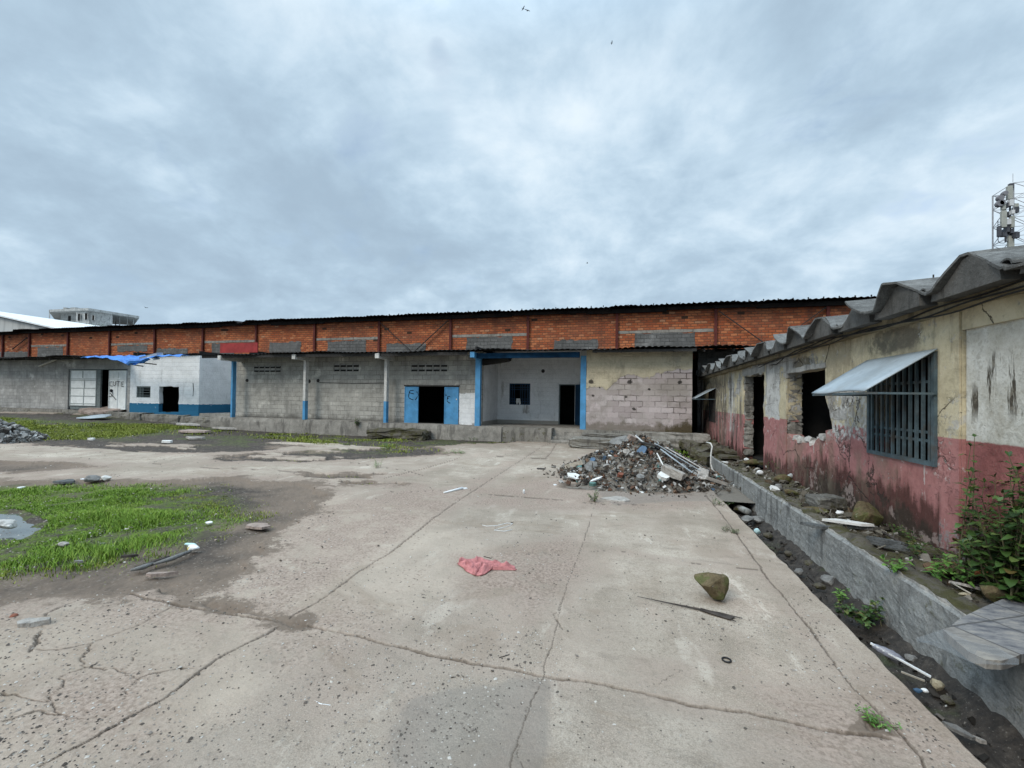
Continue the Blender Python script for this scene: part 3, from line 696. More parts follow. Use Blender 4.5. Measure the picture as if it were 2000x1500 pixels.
def mat_concrete(name, base, moss=.0, edge=None):
    g = G(name, .93, .18); n1 = g.noise(1.1, 5, .62); n2 = g.noise(4.2, 6, .68, dist=.3); n3 = g.noise(22, 5, .68); n4 = g.noise(85, 3, .65)
    st = g.noise(5, 5, .65, g.sc(g.pos, (1, 1, .2)))
    c = g.ramp(g.add(g.mul(n1, .35), g.add(g.mul(n2, .4), g.mul(n3, .25))), [(.34, tuple(x*.5 for x in base)), (.5, base), (.66, tuple(min(1, x*1.5) for x in base))])
    c = g.mix(g.mul(g.step(st, .51, .64), .65), c, tuple(x*.35 for x in base)); c = g.mix(g.mul(g.step(n4, .56, .7), .45), c, tuple(x*.4 for x in base))
    if moss: c = g.mix(g.mul(g.step(g.add(n2, g.mul(n3, .5)), .86-moss, 1.06-moss), .9), c, g.mix(n3, (.03, .028, .014), (.09, .085, .03)))
    if edge is not None:
        c = g.mix(g.mul(g.step(g.add(g.z, g.mul(g.sub(n2, .5), .08)), edge-.03, edge), g.step(n3, .38, .6, .35, 1)), c, (.50, .475, .44))
    g.bump(g.add(n3, g.add(g.mul(n2, .6), g.mul(n4, .4))), .85, .02); return g.done(c)
M_CONC = mat_concrete("old concrete", (.29, .27, .24)); M_CONCD = mat_concrete("stained concrete", (.235, .22, .195), .10)
M_KERB = mat_concrete("bluish rendered concrete", (.27, .272, .262), .04, .30); M_WALK = mat_concrete("mossy broken paving", (.125, .112, .092), .20)
M_DARK = plain("unlit interior black", (.022, .021, .02), .3, .95, 2.)  # darkness of unlit rooms put into a near-black colour, also for slots and openings
M_ROOFD = plain("dark rusted roof sheet", (.020, .018, .017), .4, .8, 3., .1, dirt=(.04, .026, .02))
M_REDST = plain("red oxide steel", (.11, .026, .02), .3, .7, 5.); M_REDP = plain("faded red sheet", (.30, .035, .034), .22, .6, 3.)
M_BLUE = plain("worn sky blue paint", (.075, .27, .50), .2, .5, 3., .35, dirt=(.10, .30, .50), bump=.15, dark=.75)
M_BLUED = plain("dark blue paint", (.010, .042, .09), .25, .5, 4., .35, bump=.15)
M_POSTW = plain("dirty white paint", (.58, .57, .54), .18, .75, 8.)
M_DOORW = plain("grey white door sheet", (.76, .785, .78), .1, .55, 3., .35, dirt=(.62, .64, .63), bump=.15, dark=.7)
M_STEELG = plain("grey green steel", (.15, .175, .175), .25, .6, 8.)
M_BLACK = plain("black marker paint", (.010, .010, .012), .2, .8, 9., bump=.05)
M_GRILL = plain("blue grey steel paint", (.085, .125, .145), .3, .55, 7., .35, dirt=(.10, .085, .07))
M_AWN = plain("blue grey sheet metal", (.36, .42, .46), .16, .5, 2.5, .4, metal=.1, bump=.25, dark=.55, dirt=(.30, .33, .34))
M_TARP = plain("blue tarpaulin", (.055, .21, .60), .2, .55, 5., .3, bump=.2, dark=.7)
M_CABLE = plain("black cable", (.018, .017, .016), .3, .6, 9.)
M_RUST = plain("rusty steel", (.13, .06, .035), .4, .85, 10.); M_GALV = plain("galvanised sheet", (.50, .56, .60), .15, .4, 4., .45, metal=.3, bump=.1)
M_DKST = plain("dark steel", (.04, .038, .036), .3, .7, 9.)

P = .56; YW = 17.6; YP = 16.9; YB = 20.6; YR = 20.0     # platform height; wall, platform front, brick wall, recess back
# ================================================================== BRICK WAREHOUSE
def warehouse():
    W = thing("brick_warehouse", "long orange brick warehouse with a low dark sheet roof above the lean-to row", "warehouse", (-16, YB, 0))
    cols = [-43.24, -40.43, -36.61, -32.74, -28.82, -24.93, -20.95, -16.92, -12.83, -8.70, -4.62, -.39, 3.83, 8.11, 12.3]
    m = MB(); m.b2(-44.6, 14., YB, YB+.2, 3.6, 5.85)
    for p_ in (): pass
    m.build("brick_wall", M_BRICK, W)
    m = MB(); m.b2(-44.6, -44.4, YB+.21, 40, 0, 5.7); m.b2(13.8, 14, YB+.21, 40, 0, 5.7); m.b2(-44.6, 14, 40, 40.2, 0, 7.2); m.build("rear_wall", M_LGREY, W)
    m = MB(); m.b2(-44.35, 13.75, YB+.25, 39.9, -.1, .30); m.build("floor", M_DARK, W)
    for x in cols:
        m = MB(); m.b2(x-.04, x+.04, YB-.10, YB-.003, 3.7, 5.86); m.b2(x-.06, x+.06, YB-.115, YB-.101, 3.72, 5.84); m.build("steel_column", M_REDST, W)
    for (a, b) in ((8, 9), (12, 13)):
        xm = (cols[a]+cols[b])/2
        for x in (cols[a]+.1, cols[b]-.1):
            m = MB(); m.bar((x, YB-.16, 5.7), (xm + (-.05 if x < xm else .05), YB-.19 if x < xm else YB-.14, 4.1), .06, .03); m.build("diagonal_brace", M_DKST, W)
    m = MB(); m.bar((cols[1]-.1, YB-.15, 5.5), (cols[1]-1.6, YB-.15, 4.7), .06, .03); m.build("diagonal_brace", M_DKST, W)
    for a, z0 in ((1, 4.86), (3, 4.83), (5, 4.84), (7, 4.83), (9, 4.83), (11, 4.82)):
        m = MB(); o = jag(rect(cols[a]+.07, cols[a+1]-.07, z0, z0+.13), .012, .3); m.wall(o, [], 'y', YB-.02, .018); m.build("concrete_band", M_CONC, W)
    for (x0, x1, z0, z1) in ((-20.03, -17.86, 3.9, 4.80), (-16.11, -13.66, 3.9, 4.79), (-12.41, -10.1, 3.9, 4.57), (-7.85, -5.44, 3.9, 4.82), (-3.32, -1.27, 3.9, 4.58),
                             (.42, 3.0, 3.9, 4.81), (-39.7, -37.2, 3.9, 4.82), (-32.1, -29.5, 4.42, 4.80), (-28.68, -26.2, 3.9, 4.56), (-24.3, -22.6, 3.9, 4.8), (-44.3, -40.5, 3.9, 4.55)):
        m = MB(); m.wall(jag(rect(x0, x1, z0, z1), .05, .2), [], 'y', YB-.014, .011); m.build("block_infill", M_PATCH, W)
    # roof: corrugated sheets with a thick dark eave
    rows = []; xs = np.arange(-45.2, 14.6, .055)
    for (y, z, wv) in ((YB-.62, 5.98, 1), (YB+.2, 6.05, 1), (30., 7.1, 0), (40.6, 5.9, 0)):
        r = []
        for x in xs:
            sag = .012*math.sin(x*.55)+.008*math.sin(x*1.7+1) + (.02 if int((x+50)/1.05) % 2 else 0)
            if -21.9 < x < -21.2 and wv: sag -= .16*math.sin((x+21.9)/.7*math.pi)
            if x < -41 and wv: sag -= .12
            r.append((x, y + (.05*math.sin(int((x+50)/1.05)*2.1) if wv else 0), z + sag + .022*math.cos(2*math.pi*x/.22)))
        rows.append(r)
    m = MB(); m.sheet(rows)
    m.build("roof", M_ROOFD, W, recalc=False)
    m = MB()
    for x0 in np.arange(-45, 14, 3.6): m.b2(x0, x0+3.58, YB-.20, YB-.14, 5.78+.03*math.sin(x0), 5.955)
    m.build("fascia", M_ROOFD, W)
    m = MB()
    for x in np.arange(-12, 12.5, .55): m.b2(x-.02, x+.02, YB-.5, YB-.46, 6.0, 6.075)
    m.build("roof_bolt", M_DKST, W)['kind'] = 'stuff'
warehouse()

# ================================================================== LEAN-TO ROW
def annex():
    A = thing("lean_to_row", "single-storey row of grey, white and cream rooms along the warehouse front", "building", (-10, YW, P))
    def wl(name, outer, holes, axis, pl, th, mat): m = MB(); m.wall(outer, holes, axis, pl, th); return m.build(name, mat, A)
    D1 = rect(-31.25, -26.62, .74, 3.06)
    wl("grey_wall", [(-45, .2), (-31.25, .2), (-31.25, 3.06), (-26.62, 3.06), (-26.62, .2), (-26.42, .2), (-26.42, 3.74), (-45, 3.74)], [], 'y', YW, .2, M_LGREY)
    wl("white_wall", rect(-26.415, -21.55, .3, 3.74), [rect(-25.93, -24.91, 1.49, 2.1), jag(rect(-24.29, -22.91, .72, 2.1), .03, .16)], 'y', YW+.005, .2, M_WHITE)
    wl("side_wall", rect(YW+.21, YR+.3, .3, 3.74), [], 'x', -21.75, .2, M_WHITE)
    wl("recess_wall", rect(-21.54, -18.6, .3, 4.0), [], 'y', YR, .2, M_WHITE)
    wl("grey_wall", rect(-19.12, -5.97, .3, 3.74), [rect(-9.63, -7.01, P-.02, 2.22)], 'y', YW, .2, M_GREY)
    wl("side_wall", rect(YW+.21, YR-.01, .3, 3.74), [], 'x', -6.17, .2, M_RECESS)
    wl("recess_wall", rect(-6.17, -1.4, .3, 4.0), [rect(-5.38, -4.35, 1.44, 2.46), rect(-2.98, -2.24, P-.03, 2.43)], 'y', YR, .2, M_RECESS)
    wl("cream_wall", jag(rect(-1.46, 2.40, .3, 3.66), .008, .3), [], 'y', 17.0, .2, M_YEL)
    wl("side_wall", rect(17.21, YR+.2, .3, 3.70), [], 'x', -1.45, .15, M_RECESS)
    wl("side_wall", rect(17.21, 24, .3, 3.70), [], 'x', 2.20, .19, M_DARK)
    wl("grey_wall", rect(2.95, 12, .3, 3.9), [], 'y', 19.4, .2, M_LGREY)
    m = MB(); m.b2(-45, 12, YR+.25, YB+.2, .28, .33); m.b2(-26.4, -21.76, YW+.22, YR+.2, .25, .74); m.b2(-19.1, -6.2, YW+.22, YR+.2, .25, P-.03); m.b2(-45, -26.45, YW+.22, YR, .25, .74)
    m.build("floor", M_DARK, A)
    # dark rooms behind
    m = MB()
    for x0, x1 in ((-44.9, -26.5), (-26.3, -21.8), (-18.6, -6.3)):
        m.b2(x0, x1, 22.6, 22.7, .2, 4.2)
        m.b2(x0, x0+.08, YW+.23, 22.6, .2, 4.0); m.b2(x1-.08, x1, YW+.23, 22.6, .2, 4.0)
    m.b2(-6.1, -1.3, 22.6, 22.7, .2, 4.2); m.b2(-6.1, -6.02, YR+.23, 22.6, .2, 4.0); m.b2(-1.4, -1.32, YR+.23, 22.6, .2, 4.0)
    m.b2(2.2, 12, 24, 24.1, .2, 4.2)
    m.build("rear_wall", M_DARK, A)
    # lean-to roof, corrugated, ragged eave
    rows = []; xs = np.arange(-45.4, 12.2, .07)
    for (y, z) in ((16.2, 3.64), (18.3, 3.86), (YB-.02, 4.08)):
        rows.append([(x, y + (.07*math.sin(int((x+60)/.92)*1.9) + .03*math.sin(x*3) if y < 17 else 0), z + .025*math.cos(2*math.pi*x/.21) + (.035*math.sin(x*.8)+.02*math.sin(x*2.3) if y < 17 else 0)) for x in xs])
    iw = lambda x: int(round((x+45.4)/.07))
    m = MB()
    ra = [r[:iw(-26.4)] for r in rows]; m.sheet(ra)
    rb = [[(p[0], max(p[1], 17.45), p[2] + (.17 if p[1] < 17 else 0)) for p in r[iw(-26.4)-1:iw(-21.6)]] for r in rows]; m.sheet(rb)
    rc = [[(p[0], 16.2+(p[1]-16.2)*.08, 3.64+(p[2]-3.64)*.12) for p in r[iw(-21.6)-1:iw(-18.95)]] for r in rows[:2]]; m.sheet(rc)
    m.sheet([r[iw(-18.95)-1:] for r in rows]); m.build("lean_to_roof", M_ROOFD, A, recalc=False)
    m = MB()
    for x in np.arange(-44.8, 12, .95):
        if not (-6.2 < x < -1.3 or -26.5 < x < -18.9): m.bar((x, 16.35, 3.53), (x, YB-.1, 3.98), .05, .1)
    m.build("rafter", M_DKST, A)['kind'] = 'stuff'
    m = MB(); m.b2(-19.9, -6.2, 16.36, 16.42, 3.47, 3.60); m.b2(-1.2, 2.45, 16.36, 16.42, 3.50, 3.60); m.build("eave_board", M_DKST, A)
    # posts with corbel ends
    for x, lo, split in ((-18.75, M_BLUE, 9.), (-14.52, M_BLUE, 1.48), (-10.27, M_BLUE, 1.52), (-5.95, M_BLUE, 9.), (-1.58, M_BLUE, 9.)):
        w = .05 if x < -18 else .065 if x < -7 else .11
        ph = P+.04 if x < -12 else P
        m = MB()
        if split > 5: m.b2(x-w, x+w, 17.0, 17.2, ph, 3.45)
        else: m.b2(x-w, x+w, 17.0, 17.2, ph, split); m.b2(x-w+.002, x+w-.002, 17.002, 17.198, split, 3.45, 1)
        m.build("post", [lo, M_POSTW], A)
        if x < -2:
            m = MB(); m.b2(x-.09, x+.09, 16.28, 17.62, 3.36 if x > -7 else 3.37, 3.58); m.build("corbel", M_BLUE if x > -7 else M_POSTW, A)
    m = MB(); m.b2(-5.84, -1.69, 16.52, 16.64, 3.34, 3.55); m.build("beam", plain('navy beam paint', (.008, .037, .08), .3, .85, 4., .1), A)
    m = MB(); m.tube([(-5.9, 17.5, 3.32), (-5.2, 17.3, 3.36), (-4.6, 17.1, 3.40)], [.2, .19, .15], 8); m.build("soffit_bundle", M_DARK, A)
    # vents of hooded slots
    for (x0, x1, z0, z1, n) in ((-18.05, -16.4, 2.86, 3.22, 5), (-13.39, -12.0, 2.88, 3.29, 4), (-9.35, -7.55, 2.87, 3.27, 5)):
        m = MB(); w = (x1-x0)/n
        for i in range(n):
            for j in range(2):
                cx = x0+w*(i+.5); h = (z1-z0)/2; zz = z0+h*j
                m.b2(cx-w*.40, cx+w*.40, YW-.004, YW-.002, zz+.015, zz+h*.50, 1)
                m.b2(cx-w*.42, cx+w*.42, YW-.035, YW-.0045, zz+h*.50, zz+h*.66, 0)
                m.b2(cx-w*.46, cx-w*.41, YW-.03, YW-.0045, zz, zz+h*.9, 0)
        m.build("vent_block", [M_LGREY, M_DARK], A)
    # white double door at the left
    def leafpanel(x0, x1, z0, z1, y, bars_u, bars_v, mat, fr, rotate=0.):
        m = MB(); m.b2(x0, x1, y, y+.04, z0, z1)
        d = m.build("door_leaf", mat, A)
        f = MB(); t = .032
        f.b2(x0, x1, y-.03, y-.002, z1-t, z1); f.b2(x0, x1, y-.03, y-.002, z0, z0+t); f.b2(x0, x0+t, y-.03, y-.002, z0+t, z1-t); f.b2(x1-t, x1, y-.03, y-.002, z0+t, z1-t)
        for u in bars_u: f.b2(u[0]-.016, u[0]+.016, y-.024, y-.003, u[1], u[2])
        for v in bars_v: f.b2(x0+t, x1-t, y-.027, y-.0025, v-.016, v+.016)
        f.build("door_frame", fr, d); return d
    dl = leafpanel(-31.1, -29.0, .95, 3.0, YW+.02, [(-30.1, 2.55, 2.95), (-29.95, 2.0, 2.45), (-29.98, 1.55, 2.0), (-30.0, 1.0, 1.5)], [2.5, 2.42, 1.97, 1.52, 1.08], M_DOORW, plain('pale grey steel', (.36, .385, .375), .15, .6, 8.))
    m = MB(); m.b2(-31.1, -28.7, YW+.04, YW+.10, .74, .93); m.b2(-29.0, -28.72, YW+.03, YW+.12, .94, 3.02); m.b2(-31.24, -26.63, YW+.03, YW+.13, 3.02, 3.06); m.build("door_surround", M_STEELG, A)
    dr = leafpanel(-27.98, -26.68, .80, 2.97, YW+.0, [(-27.33, .85, 2.5), (-27.3, 2.55, 2.92), (-27.65, 2.55, 2.92)], [2.5], M_DOORW, M_DOORW)
    def strokes(L, y, parent, r=.016, sx=1.):
        for pl in L: m = MB(); m.tube([(u, y, v) for u, v in pl], r, 5); m.build("graffiti", M_BLACK, parent)
    q = lambda u, v: tuple((onY(120+u/10., 680+v/10., YW))[i] for i in (0, 2))
    Q = lambda L: [q(*p) for p in L]
    strokes([Q([(1000, 655), (960, 660), (958, 735), (1005, 738)]), Q([(1030, 650), (1020, 720), (1050, 735), (1070, 715), (1075, 650)]), Q([(1088, 648), (1148, 648)]), Q([(1118, 650), (1116, 748)]),
             Q([(1222, 655), (1180, 662), (1176, 745), (1224, 745)]), Q([(1178, 702), (1210, 700)]), Q([(960, 875), (1010, 930), (1080, 1010)]), Q([(1020, 865), (995, 930), (945, 950)])], YW-.035, dr, .015)
    m = MB(); m.tube([(q(985, 830)[0], YW-.05, q(985, 830)[1]), (q(985, 830)[0], YW-.02, q(985, 830)[1])], .09, 10); m.build("lock_hole", M_BLACK, dr)
    # window with bars in the white wall
    def window(x0, x1, z0, z1, y, vb, hb, mat, bm, depth=.10):
        f = MB(); t = .045
        f.b2(x0, x1, y+.02, y+.08, z1-t, z1); f.b2(x0, x1, y+.02, y+.08, z0, z0+t); f.b2(x0, x0+t, y+.02, y+.08, z0+t, z1-t); f.b2(x1-t, x1, y+.02, y+.08, z0+t, z1-t)
        w = f.build("window_frame", mat, A)
        for u in vb: b = MB(); b.b2(u-.014, u+.014, y+.035, y+.06, z0+t, z1-t); b.build("window_bar", bm, w)
        for v in hb: b = MB(); b.b2(x0+t, x1-t, y+.03, y+.064, v-.012, v+.012); b.build("window_bar", bm, w)
        return w
    window(-25.93, -24.91, 1.49, 2.1, YW, [-25.5], [1.62, 1.76, 1.90, 2.02], M_STEELG, M_STEELG)
    m = MB(); m.b2(-25.88, -25.72, YW+.09, YW+.2, 1.54, 2.05); m.build("shutter", M_STEELG, A)
    # blue double door
    def blue_leaf(x0, x1, L):
        m = MB(); m.b2(x0, x1, YW-.03, YW+.01, P-.02, 2.19); d = m.build("door_leaf", M_BLUE, A)
        f = MB(); f.b2(x0, x0+.035, YW-.045, YW-.031, P, 2.19); f.b2(x1-.035, x1, YW-.045, YW-.031, P, 2.19); f.b2(x0+.035, x1-.035, YW-.045, YW-.031, 2.15, 2.19); f.build("door_frame", M_BLUE, d)
        strokes(L, YW-.034, d, .017); return d
    q2 = lambda u, v: tuple((onY(760+u/10., 720+v/10., YW))[i] for i in (0, 2)); Q2 = lambda L: [q2(*p) for p in L]
    blue_leaf(-9.62, -8.94, [Q2([(485, 425), (430, 424), (405, 445), (385, 540), (395, 572), (440, 598), (478, 608)]), Q2([(405, 470), (430, 478), (490, 494)]), Q2([(538, 458), (558, 455), (572, 490), (574, 530)]), Q2([(562, 540), (540, 578), (516, 608)])])
    dd = blue_leaf(-7.68, -7.02, [Q2([(1196, 552), (1180, 538), (1150, 545), (1138, 600), (1140, 635), (1180, 668), (1200, 672)]), Q2([(1145, 585), (1170, 575)]), Q2([(1100, 515), (1128, 520)])])
    m = MB(); m.b2(q2(1325, 600)[0]-.03, q2(1325, 600)[0]+.02, YW-.05, YW-.031, q2(1325, 600)[1]-.03, q2(1325, 600)[1]+.03); m.build("handle", M_POSTW, dd)
    m = MB(); m.b2(-9.66, -6.98, YW-.05, YW+.05, 2.222, 2.27); m.build("door_surround", M_DKST, A)
    # recess window and door
    window(-5.38, -4.35, 1.44, 2.46, YR, [-5.25, -5.14, -4.83, -4.74, -4.62, -4.5, -4.42], [1.6, 1.72, 2.17, 2.28], M_BLUED, M_BLUED)
    m = MB(); m.b2(-2.98, -2.93, YR-.02, YR+.12, P, 2.43); m.b2(-2.93, -2.24, YR-.02, YR+.12, 2.39, 2.43); m.build("door_surround", M_STEELG, A)
    m = MB(); m.wall(rect(0, .72, P, 2.42), [], 'y', 0, .04)
    c_, s_ = math.cos(RAD(-48)), math.sin(RAD(-48))
    m.v = [(-2.22 + x*c_ - y*s_, YR-.03 + x*s_ + y*c_, z) for x, y, z in m.v]; m.build("door_leaf", M_BLUED, A)
    # wall sockets (torn out fittings)
    for (x, z, y) in ((-18.45, 2.45, YW), (-14.75, 2.42, YW), (-14.25, 2.45, YW), (-10.55, 2.45, YW), (-3.75, 3.05, YR)):
        m = MB(); m.tube([(x, y-.05, z), (x, y+.0, z)], [.05, .09], 8); m.build("wall_fitting", M_DKST, A)
    m = MB(); m.tube([(-14.2, YW-.012, 2.36), (-12.4, YW-.012, 2.33), (-10.6, YW-.012, 2.36)], .012, 5); m.build("wall_cable", M_CABLE, A)
    m = MB(); m.tube([(-21.95, YW-.01, 2.3), (-21.9, YW-.01, 1.95), (-21.93, YW-.01, 1.6)], .014, 5); m.build("wall_cable", M_CABLE, A)
    # strip lamp hanging off the far grey wall
    m = MB(); m.bar((-33.6, YW-.08, 3.22), (-32.1, YW-.12, 3.62), .1, .06); m.build("lamp_batten", M_POSTW, A)
annex()
# loose sheet on the roof edge and tarpaulin
m = MB(); m.b2(-20.05, -17.72, 17.45, 17.5, 3.84, 4.33); one(m, "sheet_panel", "faded red sheet metal panel standing on the lean-to roof edge", "panel", M_REDP, (-18.9, 17.5, 3.85))
def tarp():
    rows = []
    for j in range(7):
        t = j/6; r = []
        for i in range(30):
            s = i/29; x = -26.95 + s*6.5
            dip = .40*math.exp(-((s-.58)/.2)**2) if s < .58 else .40*math.exp(-((s-.58)/.10)**2)
            z = 3.62 - t*(.10+dip) - .0*s + .035*math.sin(i*1.7+j) ; y = 16.15 - t*.55 + .05*math.sin(i*.9+j*1.3)
            r.append((x, y, z - (.02 if j else 0)))
        rows.append(r)
    m = MB(); m.sheet(rows); m.tube([(-23.7, 15.72, 3.17), (-23.3, 15.6, 3.28), (-22.8, 15.7, 3.30), (-22.4, 15.8, 3.45)], [.1, .14, .12, .05], 8)
    one(m, "tarpaulin", "bright blue tarpaulin sagging from the eave over the white wall", "tarpaulin", M_TARP, (-23.7, 16.1, 3.3), thick=.012, recalc=False)
    m = MB(); m.box((-22.55, 15.9, 3.52), (.9, .35, .16), eul(.1, -.2, .2), jit=.05); m.box((-22.2, 15.8, 3.44), (.6, .3, .05), eul(.2, .3, -.2), jit=.03)
    one(m, "cloth_bundle", "pale grey cloth bundle lying on the blue tarpaulin", "bundle", plain("pale grey cloth", (.45, .48, .5), .2, .9), (-22.5, 15.9, 3.45))
    for k, (a, b, l) in enumerate((((-23.0, 15.8, 3.22), (-21.9, 15.7, 3.12), "upper"), ((-23.4, 15.65, 3.12), (-22.6, 15.6, 3.03), "lower"))):
        m = MB(); m.bar(a, b, .05); one(m, "lath", "%s thin dark lath poking out under the blue tarpaulin" % l, "lath", M_DKST, a, group="laths under the blue tarpaulin")
tarp()
m = MB(); w_ = [(-5.02, YR-.02, 1.74), (-4.84, YR-.02, 1.74), (-4.80, YR-.02, 1.50), (-4.86, YR-.03, 1.40), (-4.93, YR-.02, 1.58), (-4.98, YR-.03, 1.42), (-5.04, YR-.02, 1.56)]
m.prism(w_, (0, .01, 0)); one(m, "rag", "white rag hanging through the bars of the recessed window", "rag", plain("white rag", (.68, .68, .66), .12), (-4.9, YR-.02, 1.4))

# ================================================================== LOADING PLATFORM
def platform():
    T = thing("loading_platform", "long grey concrete loading platform running below the lean-to row", "platform", (-10, YP, 0))
    def slab(name, x0, x1, y0, y1, z0, z1, mat, j=.012):
        m = MB(); o = jag(rect(x0, x1, y0, y1), j, .25); n = len(o)
        k = 4; vs = []
        for i in range(k+1):
            f = i/k; z = z0+(z1-z0)*f; s = .0 if i < k else .025
            for (u, v) in o:
                vs.append((u + random.uniform(-j, j)*.6, v + (s if v < y0+.05 else 0) + random.uniform(-j, j)*.6, z + (random.uniform(-j, j)*.6 if i == k else 0)))
        fs = [(i*n+a, i*n+(a+1) % n, (i+1)*n+(a+1) % n, (i+1)*n+a) for i in range(k) for a in range(n)]
        base = len(vs); top = tessellate_polygon([[Vector((u, v, 0)) for u, v in o]])
        fs += [tuple(k*n+i for i in t) for t in top]; m.add(vs, fs); return m.build(name, mat, T)
    slab("kerb_wall", -19.95, -12.0, YP, 17.61, -.1, P+.035, M_CONC); slab("kerb_wall", -11.995, -7.3, YP+.005, 17.61, -.15, P+.01, M_CONC)
    slab("kerb_wall", -7.295, -4.85, YP-.03, 17.62, -.15, P, M_CONC); slab("kerb_wall", -4.845, -2.95, YP+.04, 17.62, -.15, P-.005, M_CONCD)
    slab("paving", -6.0, -1.4, 17.63, YR+.1, .1, P-.01, M_CONC)
    slab("cheek_wall", -2.945, -2.78, YP-.1, 17.62, -.15, P+.005, M_CONC)
    for i in range(4):
        slab("step", -2.775, -1.55, YP-.22+.26*i, YP-.22+.26*(i+1)-.004 if i < 3 else 17.62, -.1, .14*(i+1)-.01, M_CONC, .006)
    slab("paving", -1.545, 2.9, 16.62, 16.995, .1, P, M_CONCD); 
    for k, (x0, x1) in enumerate(((-27, -24.6), (-24.55, -22.1), (-22.05, -20.0))):
        slab("terrace_edge", x0, x1, 16.85+.1*k, 17.6, .0, .66-.05*k, M_CONCD, .05)
    slab("paving", -21.54, -19.14, 17.63, YR, .2, .72, M_CONC); slab("terrace_edge", -45, -27.05, 17.2, 17.6, .2, .72, M_CONCD, .03)
platform()
def blocky(m, c, s, rot=None, n=3, amp=.06, mi=0, seed=None):       # rough broken block
    bm = bmesh.new(); bmesh.ops.create_cube(bm, size=1); bmesh.ops.subdivide_edges(bm, edges=bm.edges[:], cuts=n, use_grid_fill=True)
    r = random.Random(seed if seed is not None else random.random()); R = rot if rot is not None else Matrix.Identity(3); mn = min(s)
    vs = []
    for v in bm.verts:
        p = Vector((v.co.x*s[0], v.co.y*s[1], v.co.z*s[2])); k = sum(abs(abs(q)-.5) < .01 for q in v.co)
        p *= 1 - .05*(k-1)
        p += Vector((r.uniform(-1, 1), r.uniform(-1, 1), r.uniform(-1, 1)))*amp*mn
        vs.append(R @ p + Vector(c))
    fs = [[v.index for v in f.verts] for f in bm.faces]; bm.free(); m.add(vs, fs, mi)
m = MB(); blocky(m, (1.75, 16.3, .3), (2.3, .62, .56), rz(-.03), 5, .05); one(m, "concrete_block", "long grey concrete kerb block in front of the cream wall", "block", M_CONC, (1.7, 16.3, 0))
m = MB(); blocky(m, (-.2, 15.75, .17), (3.4, .9, .36), rz(.02), 7, .12); blocky(m, (-.6, 16.3, .42), (1.9, .5, .12), rz(.0), 4, .2)
one(m, "broken_terrace", "crumbling low concrete terrace behind the rubble heap", "terrace", M_CONCD, (0, 15.8, 0))

